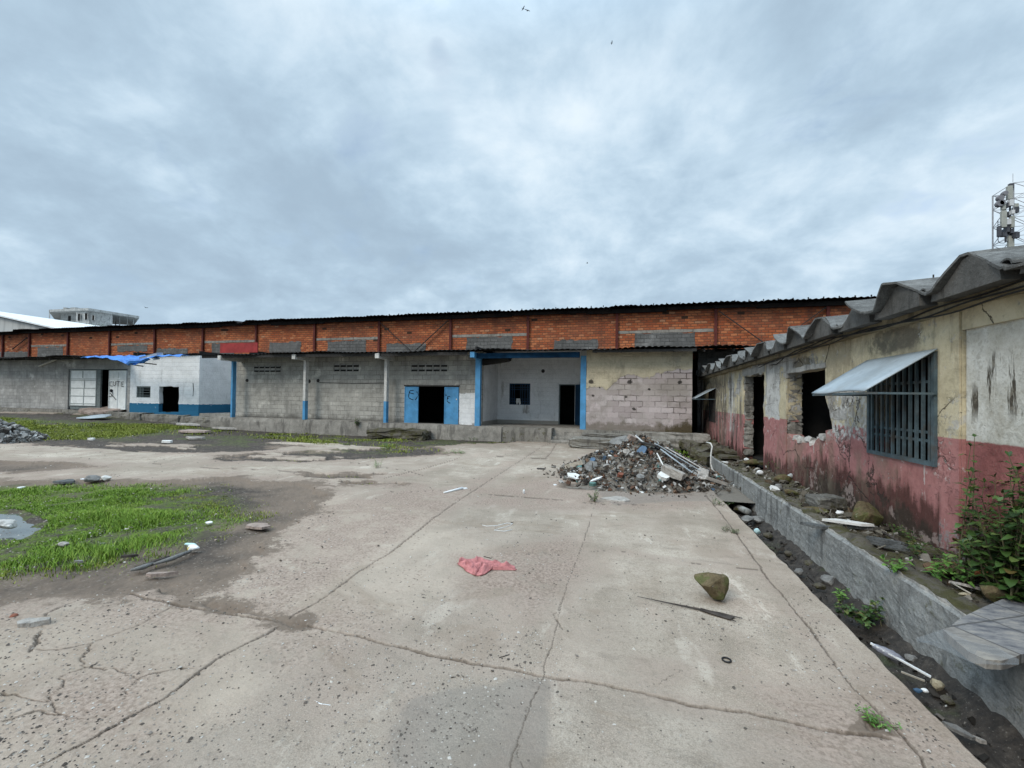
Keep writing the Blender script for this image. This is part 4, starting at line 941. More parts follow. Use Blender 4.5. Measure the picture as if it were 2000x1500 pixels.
# ================================================================== BUILDING ON THE RIGHT
XR = 3.05; WZ = .30
M_CLOS = mat_concrete("eave-shaded mortar closure", (.115, .112, .105))  # shade under the eave put into a darker mortar colour
def right_building():
    B = thing("derelict_house", "low derelict cream and pink building with a deep corrugated roof", "building", (XR, 10, WZ))
    rg = random.Random(5)
    door = jag([(12.62, .1), (12.64, 2.40), (10.90, 2.40), (10.88, .1)], .05, .13, False, rg)
    hole = [(9.42, 1.02), (9.40, 2.27), (7.80, 2.27), (7.79, 1.80)]
    hole = jag(hole, .012, .3, False, rg) + jag([(7.79, 1.8), (7.62, 1.50), (7.55, 1.32), (7.78, 1.28), (7.76, 1.19), (8.0, 1.16), (8.2, 1.02), (8.6, 1.0), (8.9, .98), (9.2, 1.05), (9.52, 1.12), (9.5, 1.35), (9.42, 1.5)], .035, .09, False, rg)[1:]
    hole = hole[1:]
    win = rect(5.28, 6.53, 1.08, 2.25); fwin = rect(16.2, 17.4, 1.0, 2.15)
    inf = rect(3.0, 4.955, .32, 2.41)
    outer = [(1.0, .0), (10.88, .0)] + list(reversed([p for p in door])) + [(12.62, .0), (18.85, .0), (18.85, 2.735), (1.0, 2.735)]
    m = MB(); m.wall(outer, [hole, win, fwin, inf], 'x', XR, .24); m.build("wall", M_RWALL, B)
    m = MB(); m.wall(rect(3.0, 4.95, .3, 2.41), [], 'x', XR+.028, .1); m.build("infill_panel", M_INFILL, B)
    m = MB(); m.wall(jag([(4.965, .3), (5.225, .3), (5.225, 2.62), (4.965, 2.62)], .004, .1), [], 'x', XR-.018, .016); m.build("pilaster", M_RWALL, B)
    for k, (y0, y1) in enumerate(((9.43, 9.70),)):
        m = MB(); m.wall(jag([(y0, .3), (y1, .3), (y1, 2.6), (y0, 2.6)], .006, .12), [], 'x', XR-.014, .012); m.build("pilaster", M_RWALL, B)
    m = MB(); m.wall(jag(rect(18.6, 18.86, .3, 2.75), .01, .2), [], 'x', XR-.05, .045); m.build("corner_pier", M_CONC, B)
    # broken block faces inside the openings
    M_REV = mat_concrete("broken block face", (.27, .26, .235))
    m = MB()
    for i in range(11): blocky(m, (XR+.13, 12.66, .4+i*.19), (.22, .16, .185), None, 2, .10, 0, i)
    m.build("door_reveal", M_REV, B)
    m = MB()
    for i in range(8): blocky(m, (XR+.14, 9.50, 1.10+i*.155), (.24, .18, .16), None, 2, .14, 0, i+30)
    m.build("opening_reveal", M_REV, B)
    m = MB()
    for i in range(16): blocky(m, (XR+random.uniform(.03, .2), 7.85+i*.1, 1.02+random.uniform(-.03, .05)-(.0 if i > 3 else -.12)), (random.uniform(.08, .18), random.uniform(.08, .2), random.uniform(.05, .12)), eul(random.random()*.4, random.random()*.4, random.random()*3), 1, .12, 0, i+60)
    m.build("sill_rubble", mat_concrete("pale broken mortar", (.46, .45, .43)), B)
    m = MB(); m.wall(jag([(10.80, 2.40), (12.70, 2.40), (12.72, 2.58), (12.3, 2.60), (11.9, 2.56), (11.4, 2.62), (10.8, 2.60)], .02, .12), [], 'x', XR-.012, .05); m.build("lintel", mat_concrete("pale lintel", (.42, .41, .385)), B)
    m = MB(); m.wall(jag([(7.75, 2.275), (9.46, 2.275), (9.44, 2.33), (8.6, 2.37), (7.78, 2.35)], .012, .12), [], 'x', XR-.02, .05); m.build("lintel", mat_concrete("pale lintel edge", (.42, .41, .385)), B)
    # rooms behind the openings
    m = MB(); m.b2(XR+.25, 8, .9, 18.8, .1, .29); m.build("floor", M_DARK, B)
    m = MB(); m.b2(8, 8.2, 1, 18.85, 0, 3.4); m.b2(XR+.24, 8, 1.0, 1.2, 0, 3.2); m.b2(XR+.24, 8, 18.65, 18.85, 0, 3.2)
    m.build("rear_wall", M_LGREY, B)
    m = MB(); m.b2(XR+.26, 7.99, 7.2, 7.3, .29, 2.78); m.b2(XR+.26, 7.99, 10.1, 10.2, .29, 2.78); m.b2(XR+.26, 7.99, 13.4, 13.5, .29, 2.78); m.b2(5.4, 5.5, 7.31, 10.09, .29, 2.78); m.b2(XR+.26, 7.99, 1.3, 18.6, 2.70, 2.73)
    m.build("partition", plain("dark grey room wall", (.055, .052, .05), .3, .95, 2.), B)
    # deep corrugated roof
    pitch = .930; y0 = 4.50-4*pitch
    def prof(u):
        u = u % 1
        if u < .07: return .225
        if u < .38: return .225*(1-(u-.07)/.31)**1.1
        if u < .56: return 0.
        if u < .60: return .02
        if u < .97: return .02+.205*((u-.60)/.37)**1.05
        return .225
    for seg in range(1):
        rows = []
        ys = [y0 + pitch*(i + f) - .08*pitch for i in range(19) for f in (0, .035, .07, .09, .2, .28, .34, .38, .46, .555, .565, .60, .62, .7, .8, .9, .955, .985)]
        ys = [y for y in ys if y < 18.95]
        for x in (2.72, 2.9, 3.4, 5., 8.35):
            r = []
            for y in ys:
                u = (y-y0)/pitch + .08; k = int(u)
                r.append((x + (.06*math.sin(k*2.3) + .03*math.sin(y*9) if x < 2.8 else 0), y, 2.742 + prof(u) + (x-2.72)*.075 + .02*math.sin(k*1.7)))
            rows.append(r)
        m = MB(); m.sheet(rows); m.build("roof", M_ASB, B, recalc=False, thick=.022)
    for i in range(19):
        yc = y0 + pitch*i
        if yc > 18.6: continue
        r = random.Random(i); w = pitch
        poly = [(yc-.42*w, 2.67), (yc+.42*w, 2.67)] + [(yc + w*u, 2.742 + max(.0, prof(u+.08)-.012+ r.uniform(-.006, .0))) for u in (.40, .28, .2, .1, .03, 0., -.06, -.11, -.2, -.3, -.40)]
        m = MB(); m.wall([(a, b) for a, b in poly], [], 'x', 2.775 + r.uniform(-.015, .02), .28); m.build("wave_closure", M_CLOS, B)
        if yc > 3.5 and yc < 16:
            rr = [(2.80 + .03*math.sin(i), yc - .45*w + .055*math.cos(a), 2.757 + .05*math.sin(a)+.02*math.sin(i*1.7)) for a in np.linspace(0, math.pi, 8)]
            m = MB(); m.sheet([rr, [(p[0]+.5, p[1], p[2]+.042) for p in rr]]); m.build("lap_cap", M_ASB, B, thick=.015, recalc=False)
    m = MB(); m.wall(jag(rect(1.0, 18.8, 2.60, 2.71), .012, .3), [], 'x', XR-.14, .135); m.build("cornice", mat_concrete("mouldy cornice", (.26, .215, .14)), B)
    hk = onY(1823, 550, 5.56); m = MB(); m.tube([hk-Vector((0, 0, .05)), hk+Vector((0, 0, .075))], .007, 6); m.build("roof_hook", M_DKST, B)
    # cables strung under the eave
    for k in range(3):
        pts = []
        for i in range(60):
            y = 2.5 + i*.14; t = i/59
            z = 2.635 - .028*k*(1-t*.5) + .02*math.sin(y*1.9+k) + .012*math.sin(y*5.3+k*2) - .10*sm(8, 10.5, y)
            pts.append((XR-.155+.004*k, y, z))
        m = MB(); m.tube(pts, .0085, 5); m.build("wall_cable", M_CABLE, B)
    m = MB(); m.tube([(XR-.02, 10.35, 2.52), (XR-.02, 10.0, 2.50), (XR-.02, 9.45, 2.62)], .008, 5); m.build("wall_cable", M_CABLE, B)
    # window with its vertical bars
    f = MB(); t = .045; a, b, c, d = 5.28, 6.53, 1.08, 2.25; x0, x1 = XR-.03, XR+.03
    f.b2(x0, x1, a, b, d-t, d); f.b2(x0, x1, a, b, c, c+t); f.b2(x0, x1, a, a+t, c+t, d-t); f.b2(x0, x1, b-t, b, c+t, d-t)
    w = f.build("window_frame", M_GRILL, B)
    for i in range(11):
        y = a+.10+i*.1065; q = MB(); q.b2(XR-.018, XR+.006, y-.014, y+.014, c+t, d-t); q.build("window_bar", M_GRILL, w)
    for z in (1.42, 1.33, 1.95): q = MB(); q.b2(XR+.007, XR+.022, a+t, b-t, z-.014, z+.014); q.build("window_bar", M_GRILL, w)
    f = MB(); f.b2(XR-.02, XR+.02, 16.2, 17.4, 2.1, 2.15); f.b2(XR-.02, XR+.02, 16.2, 17.4, 1.0, 1.05); f.b2(XR-.02, XR+.02, 16.2, 16.25, 1.05, 2.1); f.b2(XR-.02, XR+.02, 17.35, 17.4, 1.05, 2.1)
    w2 = f.build("window_frame", M_DKST, B)
    for i in range(6): q = MB(); q.b2(XR-.01, XR+.01, 16.37+i*.17, 16.395+i*.17, 1.05, 2.1); q.build("window_bar", M_DKST, w2)
    # sheet metal hoods
    def hood(ya, yb, xo, zo, zt):
        rows = []
        for i in range(12):
            s = i/11; rows.append([(XR-.015+(xo-XR+.015)*s, ya+(yb-ya)*j/9, zt+(zo-zt)*s - .035*math.sin(s*math.pi)*0 + .012*math.sin(j*.7)*s ) for j in range(10)])
        m = MB(); m.sheet(rows); h = m.build("awning", M_AWN, B, thick=.012, recalc=False, smooth=True)
        q = MB()
        for y in (ya+.01, yb-.01): q.bar((XR-.02, y, zo-.02), (xo+.02, y, zo-.02), .022)
        q.bar((xo+.02, ya, zo-.022), (xo+.02, yb, zo-.022), .025); q.build("awning_strut", M_GRILL, h)
    hood(5.26, 6.56, 2.41, 1.84, 2.27); hood(16.15, 17.45, 2.38, 1.82, 2.19)
right_building()

# ================================================================== RAISED WALKWAY
def walkway():
    T = thing("raised_walkway", "raised concrete walkway with a rough bluish edge along the cream and pink house", "walkway", (2.6, 8, 0))
    ys = np.arange(1.0, 13.6, .04); zs = np.linspace(-.4, .30, 34)
    def face(y, z):
        n = float(fbm(np.array([y*2.2]), np.array([z*4.]), 4, 81)[0])-.5; e = float(fbm(np.array([y*4.]), np.array([3.]), 4, 82)[0])-.5
        foot = .04*sm(-.05, -.30, z)*(float(fbm(np.array([y*3.]), np.array([7.]), 3, 83)[0]))
        h = float(fbm(np.array([y*19.]), np.array([z*24.]), 3, 88)[0])-.5
        return 2.22 + n*.03 + h*.013 - foot + (e*.05 + .02 if z > .27 else 0)
    top = [.30 + (float(fbm(np.array([y*9.]), np.array([1.]), 4, 84)[0])-.5)*.045 - .10*sm(9.5, 11.5, y) for y in ys]
    rows = [[(face(y, z) , y, z if i < len(zs)-1 else top[j]) for i, z in enumerate(zs)] for j, y in enumerate(ys)]
    m = MB(); m.sheet([list(r) for r in zip(*rows)]); m.build("edge_wall", M_KERB, T, smooth=False, recalc=False)
    rows = []
    for j, y in enumerate(ys):
        r = []
        for i in range(16):
            s = i/15; x0 = rows and 0
            xa = face(y, .29); x = xa + (XR+.02-xa)*s
            n = float(fbm(np.array([x*6.]), np.array([y*6.]), 4, 86)[0])-.5
            z = top[j] if s == 0 else .30 - .10*sm(9.5, 11.5, y) + n*.10 + (-.05 if s > .22 else .012*(1-s))
            r.append((x, y, z))
        rows.append(r)
    m = MB(); m.sheet(rows); m.build("paving", M_WALK, T, smooth=True, recalc=False)
walkway()
def mound():
    T = MB(); rg = random.Random(3)
    for i in range(26):
        y = 12.6 + rg.random()*3.8; x = 2.05 + rg.random()*.9
        blocky(T, (x, y, .12+.05*rg.random()+.03*(y-12.5)), (rg.uniform(.3, .6), rg.uniform(.25, .6), rg.uniform(.15, .4)), eul(rg.uniform(-.12, .12), rg.uniform(-.12, .12), rg.random()*3), 2, .12, 0, i)
    one(T, "stone_bank", "bank of flat mossy stone slabs at the far end of the walkway", "bank", M_WALK, (2.5, 14, 0))
mound()
def stage():       # tiled landing at the near end
    T = thing("tiled_landing", "grey tiled landing slab across the near end of the walkway", "landing", (2.4, 3, 0))
    pts = [(1843, 1230), (1887, 1201), (2000, 1150), (2160, 1085), (2330, 1300), (2150, 1400), (2000, 1276), (1960, 1290), (1925, 1288), (1890, 1272)]
    w = [onz(x, y, .335) for x, y in pts]
    w = [a.lerp(b, t_)+Vector((random.uniform(-.003, .003), random.uniform(-.003, .003), 0)) for a, b in zip(w, w[1:]+w[:1]) for t_ in (0, .2, .4, .6, .8)]
    m = MB(); m.prism([(p.x, p.y, .335) for p in w], (0, 0, -.05))
    g = G("grey tiles", .75, .3); c_ = .30; a = RAD(28)
    u = g.add(g.mul(g.x, math.cos(a)), g.mul(g.y, math.sin(a))); v = g.sub(g.mul(g.y, math.cos(a)), g.mul(g.x, math.sin(a)))
    mo, rnd, d = g.bricks(u, v, .33, .33, .010, .004, 0.); n = g.noise(7, 6, .7, g.sc(g.pos, (1, 2.4, 1))); n2 = g.noise(40, 4, .65)
    c = g.ramp(n, [(.34, (.085, .088, .10)), (.5, (.20, .198, .198)), (.66, (.31, .29, .26))]); c = g.mix(g.mul(g.step(n2, .56, .7), .5), c, (.09, .09, .10))
    c = g.mix(g.mul(g.step(rnd, .6, .8), .3), c, (.30, .26, .20)); c = g.mix(g.mul(mo, .75), c, (.06, .058, .055)); g.bump(g.add(g.inv(mo), n2), .4, .005)
    m.build("tiled_top", g.done(c), T)
    b = [onz(x, y, .27) for x, y in ((1905, 1285), (1960, 1300), (2200, 1330), (2330, 1250), (2100, 1180), (1930, 1215))]
    m = MB(); m.b2(2.24, 3.03, 1.2, 3.75, .1, .272); m.build("plinth", M_CONCD, T)
    g = G("dusty clear plastic", .35, .4); n = g.noise(9, 4, .6); g.bump(n, .4, .01)
    g.b.inputs['Alpha'].default_value = .20
    mt = g.done((.30, .33, .35))
    w = [onz(x, y, .345) for x, y in ((1787, 1247), (1843, 1232), (1895, 1250), (1945, 1262), (1990, 1292), (1950, 1293), (1900, 1284), (1840, 1262))]
    m = MB(); rows = []
    A_ = [w[0], w[1], w[2], w[3], w[4]]; B_ = [w[0]+Vector((.01, -.01, -.012)), w[7]+Vector((0, 0, -.02)), w[6]+Vector((0, 0, -.02)), w[5]+Vector((0, 0, -.02)), w[4]+Vector((.0, 0, -.025))]
    for t in (0, .35, .7, 1): rows.append([a.lerp(b, t)+Vector((0, 0, .012*math.sin(7*t+i*2))) for i, (a, b) in enumerate(zip(A_, B_))])
    m.sheet(rows); one(m, "plastic_sheet", "torn clear plastic sheet drooping over the landing edge", "plastic sheet", mt, w[1], recalc=False, smooth=True)
stage()

# ================================================================== BACKGROUND
def background():
    T = thing("white_warehouse", "large pale metal warehouse with a gable roof far behind at the left", "warehouse", (-95, 55, 0))
    a = onY(-40, 608, 55); b = onY(152, 650, 55); zr, ze = a.z+1.2, b.z
    g = G("ribbed pale cladding", .6, .3); n = g.noise(.6, 4, .6); st = g.noise(1.2, 4, .6, g.sc(g.pos, (1, 1, .1)))
    c = g.mix(g.step(st, .4, .7), (.50, .51, .50), (.34, .35, .345)); mtl = g.done(c)
    xl, xr_, xm = a.x-34, b.x, a.x-6
    m = MB(); m.wall([(xl, 0), (xr_-.6, 0), (xr_-.6, ze-.3), (xm, zr-.35), (xl, ze-1)], [], 'y', 55, .3); m.build("gable_wall", mtl, T)
    m = MB()
    for (p, q) in (((xm, zr), (xr_+.4, ze-.1)), ((xl, ze-1), (xm, zr))):
        m.add([(p[0], 54.2, p[1]), (q[0], 54.2, q[1]), (q[0], 95, q[1]), (p[0], 95, p[1])], [(0, 1, 2, 3)])
    m.build("roof", plain("white roof sheet", (.74, .76, .77), .06, .5, 1., bump=.1, dark=.85), T, thick=.25, recalc=False)
    m = MB(); m.b2(xr_-.9, xr_-.6, 55.3, 95, 0, ze-.4); m.build("side_wall", mtl, T)
    # unfinished concrete block of flats, seen on its corner
    def dp(x, y, d): return Vector((0, 0, CAM_H)) + ray(x, y)*d
    zt = dp(172, 606, 110).z; mc = mat_concrete("raw render", (.36, .365, .355)); fw = ray(185, 620); fw = Vector((fw.x, fw.y, 0)).normalized(); md = M_DARK
    T = thing("unfinished_building", "bare concrete unfinished apartment building with open roof terrace far behind", "building", (dp(172, 640, 110).x, dp(172, 640, 110).y, 0))
    def pl(x, d, z): p = dp(x, 620, d); return Vector((p.x, p.y, z))
    f_ = .9; zb = zt-16
    def block(name, a, b, back, z0, z1, mat, par=T):      # upright slab from plan point a to b, pushed back
        m = MB(); m.prism([pl(*a, z0), pl(*b, z0), pl(*b, z0)+fw*back, pl(*a, z0)+fw*back], (0, 0, z1-z0)); return m.build(name, mat, par)
    block("wall", (118, 115.5), (148, 114.2), 9, zb, zt-.01, mc); block("wall", (148.3, 111.3), (175, 111), 11, zb, zt-.01, mc); block("wall", (175.4, 111.4), (220, 115), 8, zb, zt-.01, mc)
    m = MB(); m.prism([pl(95, 113, zt), pl(172, 110, zt), pl(272, 120.5, zt), pl(262, 133, zt), pl(110, 128, zt)], (0, 0, .6)); m.build("roof_slab", mc, T)
    zf = dp(118, 634, 114).z
    m = MB(); m.prism([pl(97, 113.5, zf), pl(147, 112, zf), pl(147, 125, zf), pl(110, 126, zf)], (0, 0, -1.1)); m.build("parapet", mc, T)
    m = MB(); m.prism([pl(220, 115.5, zf-1.2), pl(262, 119.5, zf-1.2), pl(256, 131, zf-1.2), pl(222, 128, zf-1.2)], (0, 0, -.5)); m.build("floor_slab", mc, T)
    for x, d in ((96.5, 113.6), (234, 118), (249, 119.2), (261, 120), (226, 126)): block("column", (x-1, d), (x+1, d), .6, zb, zt, mc)
    for (x0, x1, y0, y1, d) in ((133, 142, 617, 627, 114.7), (152, 156.5, 613, 626, 111.1), (165.5, 171, 612, 624, 110.95), (180, 184.5, 616, 625, 111.3)):
        k = d; za, zc = dp(x0, y1, k).z, dp(x0, y0, k).z
        fr = block("window", (x0, k-.1), (x1, k-.1), .4, za, zc, md)
        block("window_frame", (x0-.6, k-.25), (x0, k-.25), .5, za, zc, M_POSTW if x0 > 160 else mc, fr); block("window_frame", (x1, k-.25), (x1+.7, k-.25), .5, za, zc, M_POSTW if x0 > 160 else mc, fr)
    m = MB(); m.box(pl(133, 117, zt+1.4), (1.4, 1.4, .9), jit=.1); m.box(pl(149, 117, zt+1.4), (2, 1.6, 1.0)); m.build("roof_tank", mc, T)
    # shrub growing behind the parapet
    r = random.Random(2); m = MB(); c = onY(196, 638, 75); vs = []
    for i in range(160):
        p = Vector((c.x + r.gauss(0, 1.6), 75 + r.gauss(0, .8), c.z - .6 + abs(r.gauss(0, .45)))); q = eul(r.random()*3, r.random()*3, r.random()*3)
        m.add([p + q @ Vector(v) for v in ((-.16, 0, 0), (0, -.08, 0), (.2, 0, .03), (0, .08, 0))], [(0, 1, 2, 3)])
    m.tube([(c.x, 75, 0), (c.x, 75, c.z-.4)], [.2, .06], 6, 1)
    one(m, "shrub", "dark green shrub top showing above the roof before the unfinished building", "shrub", [plain("far leaves", (.06, .085, .04), .3), M_RUST], (c.x, 75, 0), recalc=False)
    # telecom mast
    Y0 = 21.5; base = onY(1985, 480, Y0); S = 1/((Vector((base.x, Y0, 0))-Vector((0, 0, 0))).dot(cF)/FPX)       # pixels per metre there
    T = thing("telecom_mast", "lattice telecom mast crowded with grey panel antennas above the corrugated roof", "mast", (base.x, Y0, 0))
    ml = plain("galvanised lattice", (.34, .345, .36), .2, .55, 8.); mp = plain("grey green antenna shell", (.36, .365, .325), .12, .5, 5., bump=.05); mdk = plain("dark radio unit", (.07, .072, .082), .3, .6, 8.)
    def w4(u, v, dy=0.): p = onY(1900+u*100/938., 340+v*100/938., Y0+dy); return p
    # four legs, drawn from the left pair
    L = [w4(745, 160), w4(745, 1400)]; wdt = 1.15
    legs = [(L[0].x, Y0), (L[0].x+wdt, Y0-.05), (L[0].x+.1, Y0+wdt), (L[0].x+wdt+.1, Y0+wdt)]
    z1 = L[0].z; m = MB()
    for (x, y) in legs: m.tube([(x, y, 2.0), (x, y, z1)], .026, 6)
    h = 4.0; k = 0
    while h < z1-.1:
        for (a_, b_) in ((0, 1), (0, 2), (1, 3), (2, 3)):
            p, q = legs[a_], legs[b_]
            m.bar((*p, h), (*q, min(h+.75, z1)), .016); m.bar((*q, h), (*p, min(h+.75, z1)), .016); m.bar((*p, min(h+.75, z1)), (*q, min(h+.75, z1)), .016)
        h += .75
    m.build("lattice", ml, T)
    m = MB(); p, q = w4(735, 150), w4(735, -10); m.tube([p, q], .008, 5); m.build("lightning_rod", ml, T)
    for (u0, u1, v0, v1, dy, mt) in ((620, 720, 215, 470, -.15, mp), (655, 745, 170, 260, -.05, mdk), (520, 590, 545, 665, -.2, mp), (515, 610, 670, 985, -.2, mp), (690, 752, 770, 985, -.15, mp), (640, 745, 1130, 1420, 0, mp), (452, 512, 950, 1150, -.25, mdk), (745, 825, 540, 720, .1, mp)):
        a_, b_ = w4(u0, v1, dy), w4(u1, v0, dy); m = MB(); m.box(((a_.x+b_.x)/2, Y0+dy, (a_.z+b_.z)/2), (b_.x-a_.x, .12, b_.z-a_.z)); m.build("panel_antenna", mt, T, bevel=.02)
    for (u, v, r_) in ((600, 345, .10), (520, 430, .125), (505, 535, .135), (545, 520, .11)):
        p = w4(u, v, -.3); m = MB(); m.tube([p+Vector((0, -.02, 0)), p+Vector((0, .05, 0)), p+Vector((.0, .14, 0))], [r_*.85, r_, r_*.8], 14); m.build("dish", plain("dish cover", (.20, .20, .215), .15), T)
    rr = random.Random(4)
    for (u, v) in ((640, 570), (690, 530), (650, 740), (720, 700), (780, 660), (640, 880), (640, 940), (700, 1050), (580, 1060), (660, 1130), (750, 1110), (800, 1120), (560, 1110), (620, 1010)):
        p = w4(u, v, rr.uniform(-.25, .1)); m = MB(); m.box(p, (rr.uniform(.09, .17), .14, rr.uniform(.12, .25))); m.build("radio_unit", mdk if rr.random() < .72 else plain("pale unit", (.6, .6, .6), .1), T)
    m = MB(); m.tube([w4(460, 845, -.25), w4(460, 950, -.25)], .012, 5); m.tube([w4(460, 880, -.25), w4(530, 880, -.2)], .01, 5); m.tube([w4(460, 1150, -.25), w4(465, 1230, -.25), w4(500, 1262, -.2), w4(570, 1265, -.1), w4(640, 1225, 0)], .012, 6)
    m.tube([w4(590, 600), w4(600, 1240)], .03, 6); m.tube([w4(680, 500), w4(690, 1400)], .03, 6); m.build("cable_run", mdk, T)
    # birds
    mbk = plain("dark plumage", (.02, .02, .022), .2)
    for (x, y, d, rot, l) in ((1022, 17, 60, .7, "dark bird gliding high overhead, upper of the close pair"), (1030, 21, 64, 2.2, "smaller dark bird flying right beside another at the top"), (1195, 84, 70, .2, "lone dark bird high in the open sky below the close pair"), (1147, 514, 75, 0., "lone dark bird low over the long brick roof"), (285, 601, 80, .1, "dark bird flying beside the unfinished concrete building")):
        c = Vector((0, 0, CAM_H)) + ray(x, y)*d; R = rz(rot); m = MB()
        S_ = .5
        body = [(-.28, .03, .015), (-.12, .10, .09), (.05, .11, .10), (.2, .07, .06), (.30, .02, .02)]; N = 8
        vs = [R @ Vector((bx, ry*math.cos(2*math.pi*k/N), rz_*math.sin(2*math.pi*k/N))) for bx, ry, rz_ in body for k in range(N)]
        m.add([v*S_+c for v in vs], [(i*N+k, i*N+(k+1) % N, (i+1)*N+(k+1) % N, (i+1)*N+k) for i in range(4) for k in range(N)] + [tuple(range(N)), tuple(4*N+k for k in range(N))])
        for s in (-1, 1):
            wv = [(.10, .05, .05), (.12, .45, .20), (-.02, .95, .10), (-.12, .50, .18), (-.12, .05, .04)]
            m.prism([c + R @ Vector((a_, s*b_, z_))*S_ for a_, b_, z_ in wv], (0, 0, .015))
        m.prism([c + R @ Vector(v)*S_ for v in ((-.25, -.03, 0), (-.45, -.10, 0), (-.45, .10, 0), (-.25, .03, 0))], (0, 0, .01))
        one(m, "bird", l, "bird", mbk, c, group="birds in the sky")
background()

# ================================================================== VEGETATION
def imat(name, stops, rough=.8, spec=.2, const=False, noise=0., trans=0.):
    g = G(name, rough, spec)
    r = g.N.new('ShaderNodeNewGeometry').outputs['Random Per Island']
    if noise: r = g.add(g.mul(r, .75), g.mul(g.sub(g.noise(noise, 3, .5), .25), .5))
    o = g.N.new('ShaderNodeValToRGB'); g.L.new(r, o.inputs[0]); e = o.color_ramp.elements
    if const: o.color_ramp.interpolation = 'CONSTANT'
    while len(e) < len(stops): e.new(.5)
    for el, (p, c) in zip(e, stops): el.position = p; el.color = (*c, 1)
    c = o.outputs[0]
    if const:
        n = g.noise(25, 5, .65); c = g.mix(g.mul(g.step(n, .42, .68), .5), c, g.mix(.5, c, (.03, .026, .022)))
        g.bump(n, .5, .01)
    if trans: g.b.inputs['Subsurface Weight'].default_value = 0
    return g.done(c)
M_GRASS = imat("fresh grass", [(0, (.06, .10, .014)), (.3, (.11, .20, .02)), (.62, (.18, .30, .03)), (.85, (.27, .36, .06)), (1, (.36, .33, .14))], .65, .25, noise=.9)
M_GRASSY = imat("yellowish grass", [(0, (.09, .11, .02)), (.4, (.17, .21, .03)), (.75, (.26, .29, .05)), (1, (.34, .30, .12))], .7, .2, noise=.9)
M_LEAF = imat("leaf", [(0, (.018, .040, .012)), (.4, (.038, .080, .018)), (.72, (.07, .13, .03)), (.88, (.13, .17, .05)), (1, (.13, .095, .03))], .5, .35)
M_LEAFB = imat("bright leaf", [(0, (.05, .12, .022)), (.6, (.10, .22, .04)), (1, (.16, .29, .06))], .5, .35)
M_STEM = plain("plant stem", (.11, .10, .055), .3)
rs = np.random.RandomState(11)
def blades(name, P, n, h0, h1, mat, seed, thr=.35, fr=.8, wid=.006, excl=None, clear=0.):
    Pw = wpoly(P); r = np.random.RandomState(seed)
    lo, hi = Pw.min(0), Pw.max(0)
    x = r.uniform(lo[0], hi[0], n); y = r.uniform(lo[1], hi[1], n)
    d = sdist(Pw, x, y) + (fbm(x*1.6, y*1.6, 4, seed)-.5)*.9
    den = npsm(thr-.1, thr+.2, fbm(x*fr, y*fr*1.3, 4, seed+1))
    k = (d > 0) & (r.rand(n) < (den*.97+.02)*npsm(-.0, 1.3, d)**1.2 + .012)
    if excl is not None: k &= sdist(wpoly(excl), x, y) < .02
    x, y, d, den = x[k], y[k], d[k], den[k]; n = len(x)
    tall = fbm(x*.9+9, y*.9, 3, seed+2)
    h = (h0+(h1-h0)*npsm(.30, .68, tall)*r.uniform(.55, 1.1, n))*np.clip(.4+d, .4, 1)
    a = r.uniform(0, 6.283, n); ln = r.uniform(.2, 1.1, n)*h; w = wid*(1+np.hypot(x, y)*.09)*r.uniform(.6, 1.3, n)
    z = npz(x, y)-.055
    dx, dy = np.cos(a), np.sin(a); px, py = -dy*w, dx*w
    V = np.stack([np.stack([x-px, y-py, z], 1), np.stack([x+px, y+py, z], 1),
                  np.stack([x+dx*ln*.35-px*.75, y+dy*ln*.35-py*.75, z+h*.6], 1), np.stack([x+dx*ln*.35+px*.75, y+dy*ln*.35+py*.75, z+h*.6], 1),
                  np.stack([x+dx*ln, y+dy*ln, z+h], 1)], 1).reshape(-1, 3)
    b = np.arange(n)*5
    L = np.stack([b, b+1, b+3, b+2, b+2, b+3, b+4], 1).ravel()
    st = np.stack([np.arange(n)*7, np.arange(n)*7+4], 1).ravel()
    me = bpy.data.meshes.new(name); me.vertices.add(len(V)); me.vertices.foreach_set('co', V.astype(np.float32).ravel())
    me.loops.add(len(L)); me.loops.foreach_set('vertex_index', L.astype(np.int32)); me.polygons.add(2*n); me.polygons.foreach_set('loop_start', st.astype(np.int32))
    me.update(calc_edges=True); me.materials.append(mat)
    o = bpy.data.objects.new(name, me); COL.objects.link(o); return kind(o, 'stuff')
PUD = [(-60, 985), (52, 990), (104, 1015), (60, 1046), (-60, 1052)]
blades("grass", [(-260, 945), (60, 940), (250, 938), (370, 940), (450, 952), (490, 985), (530, 1003), (500, 1028), (420, 1045), (345, 1090), (200, 1115), (0, 1140), (-260, 1170)], 260000, .015, .10, M_GRASS, 101, .37, 1.2, .0024, PUD)
blades("grass", [(330, 940), (460, 934), (560, 1000), (510, 1040), (400, 1075), (310, 1118), (150, 1135), (0, 1150), (-200, 1180), (-200, 1085), (150, 1070), (300, 1025)], 120000, .015, .06, M_GRASSY, 131, .38, 1.3, .0026)
blades("grass", [(-260, 800), (100, 818), (200, 822), (330, 826), (420, 834), (335, 842), (230, 856), (100, 862), (-260, 850)], 200000, .03, .10, M_GRASSY, 151, .40, .5, .0045)
blades("grass", [(330, 828), (600, 842), (760, 852), (900, 862), (1080, 858), (1085, 868), (930, 880), (860, 892), (720, 890), (560, 866), (420, 850), (250, 852)], 90000, .02, .10, M_GRASSY, 171, .58, 1.0, .005)
blades("grass", [(430, 895), (900, 886), (1000, 890), (900, 902), (830, 935), (640, 930), (430, 912)], 40000, .01, .06, M_GRASSY, 231, .56, 1.2, .004)
blades("grass", [(600, 925), (700, 912), (800, 925), (790, 945), (620, 945)], 9000, .02, .06, M_GRASSY, 191, .5, 1.1, .005)
blades("grass", [(1255, 880), (1330, 878), (1400, 900), (1390, 930), (1300, 915)], 9000, .03, .16, M_GRASS, 211, .40, 1.6, .006)

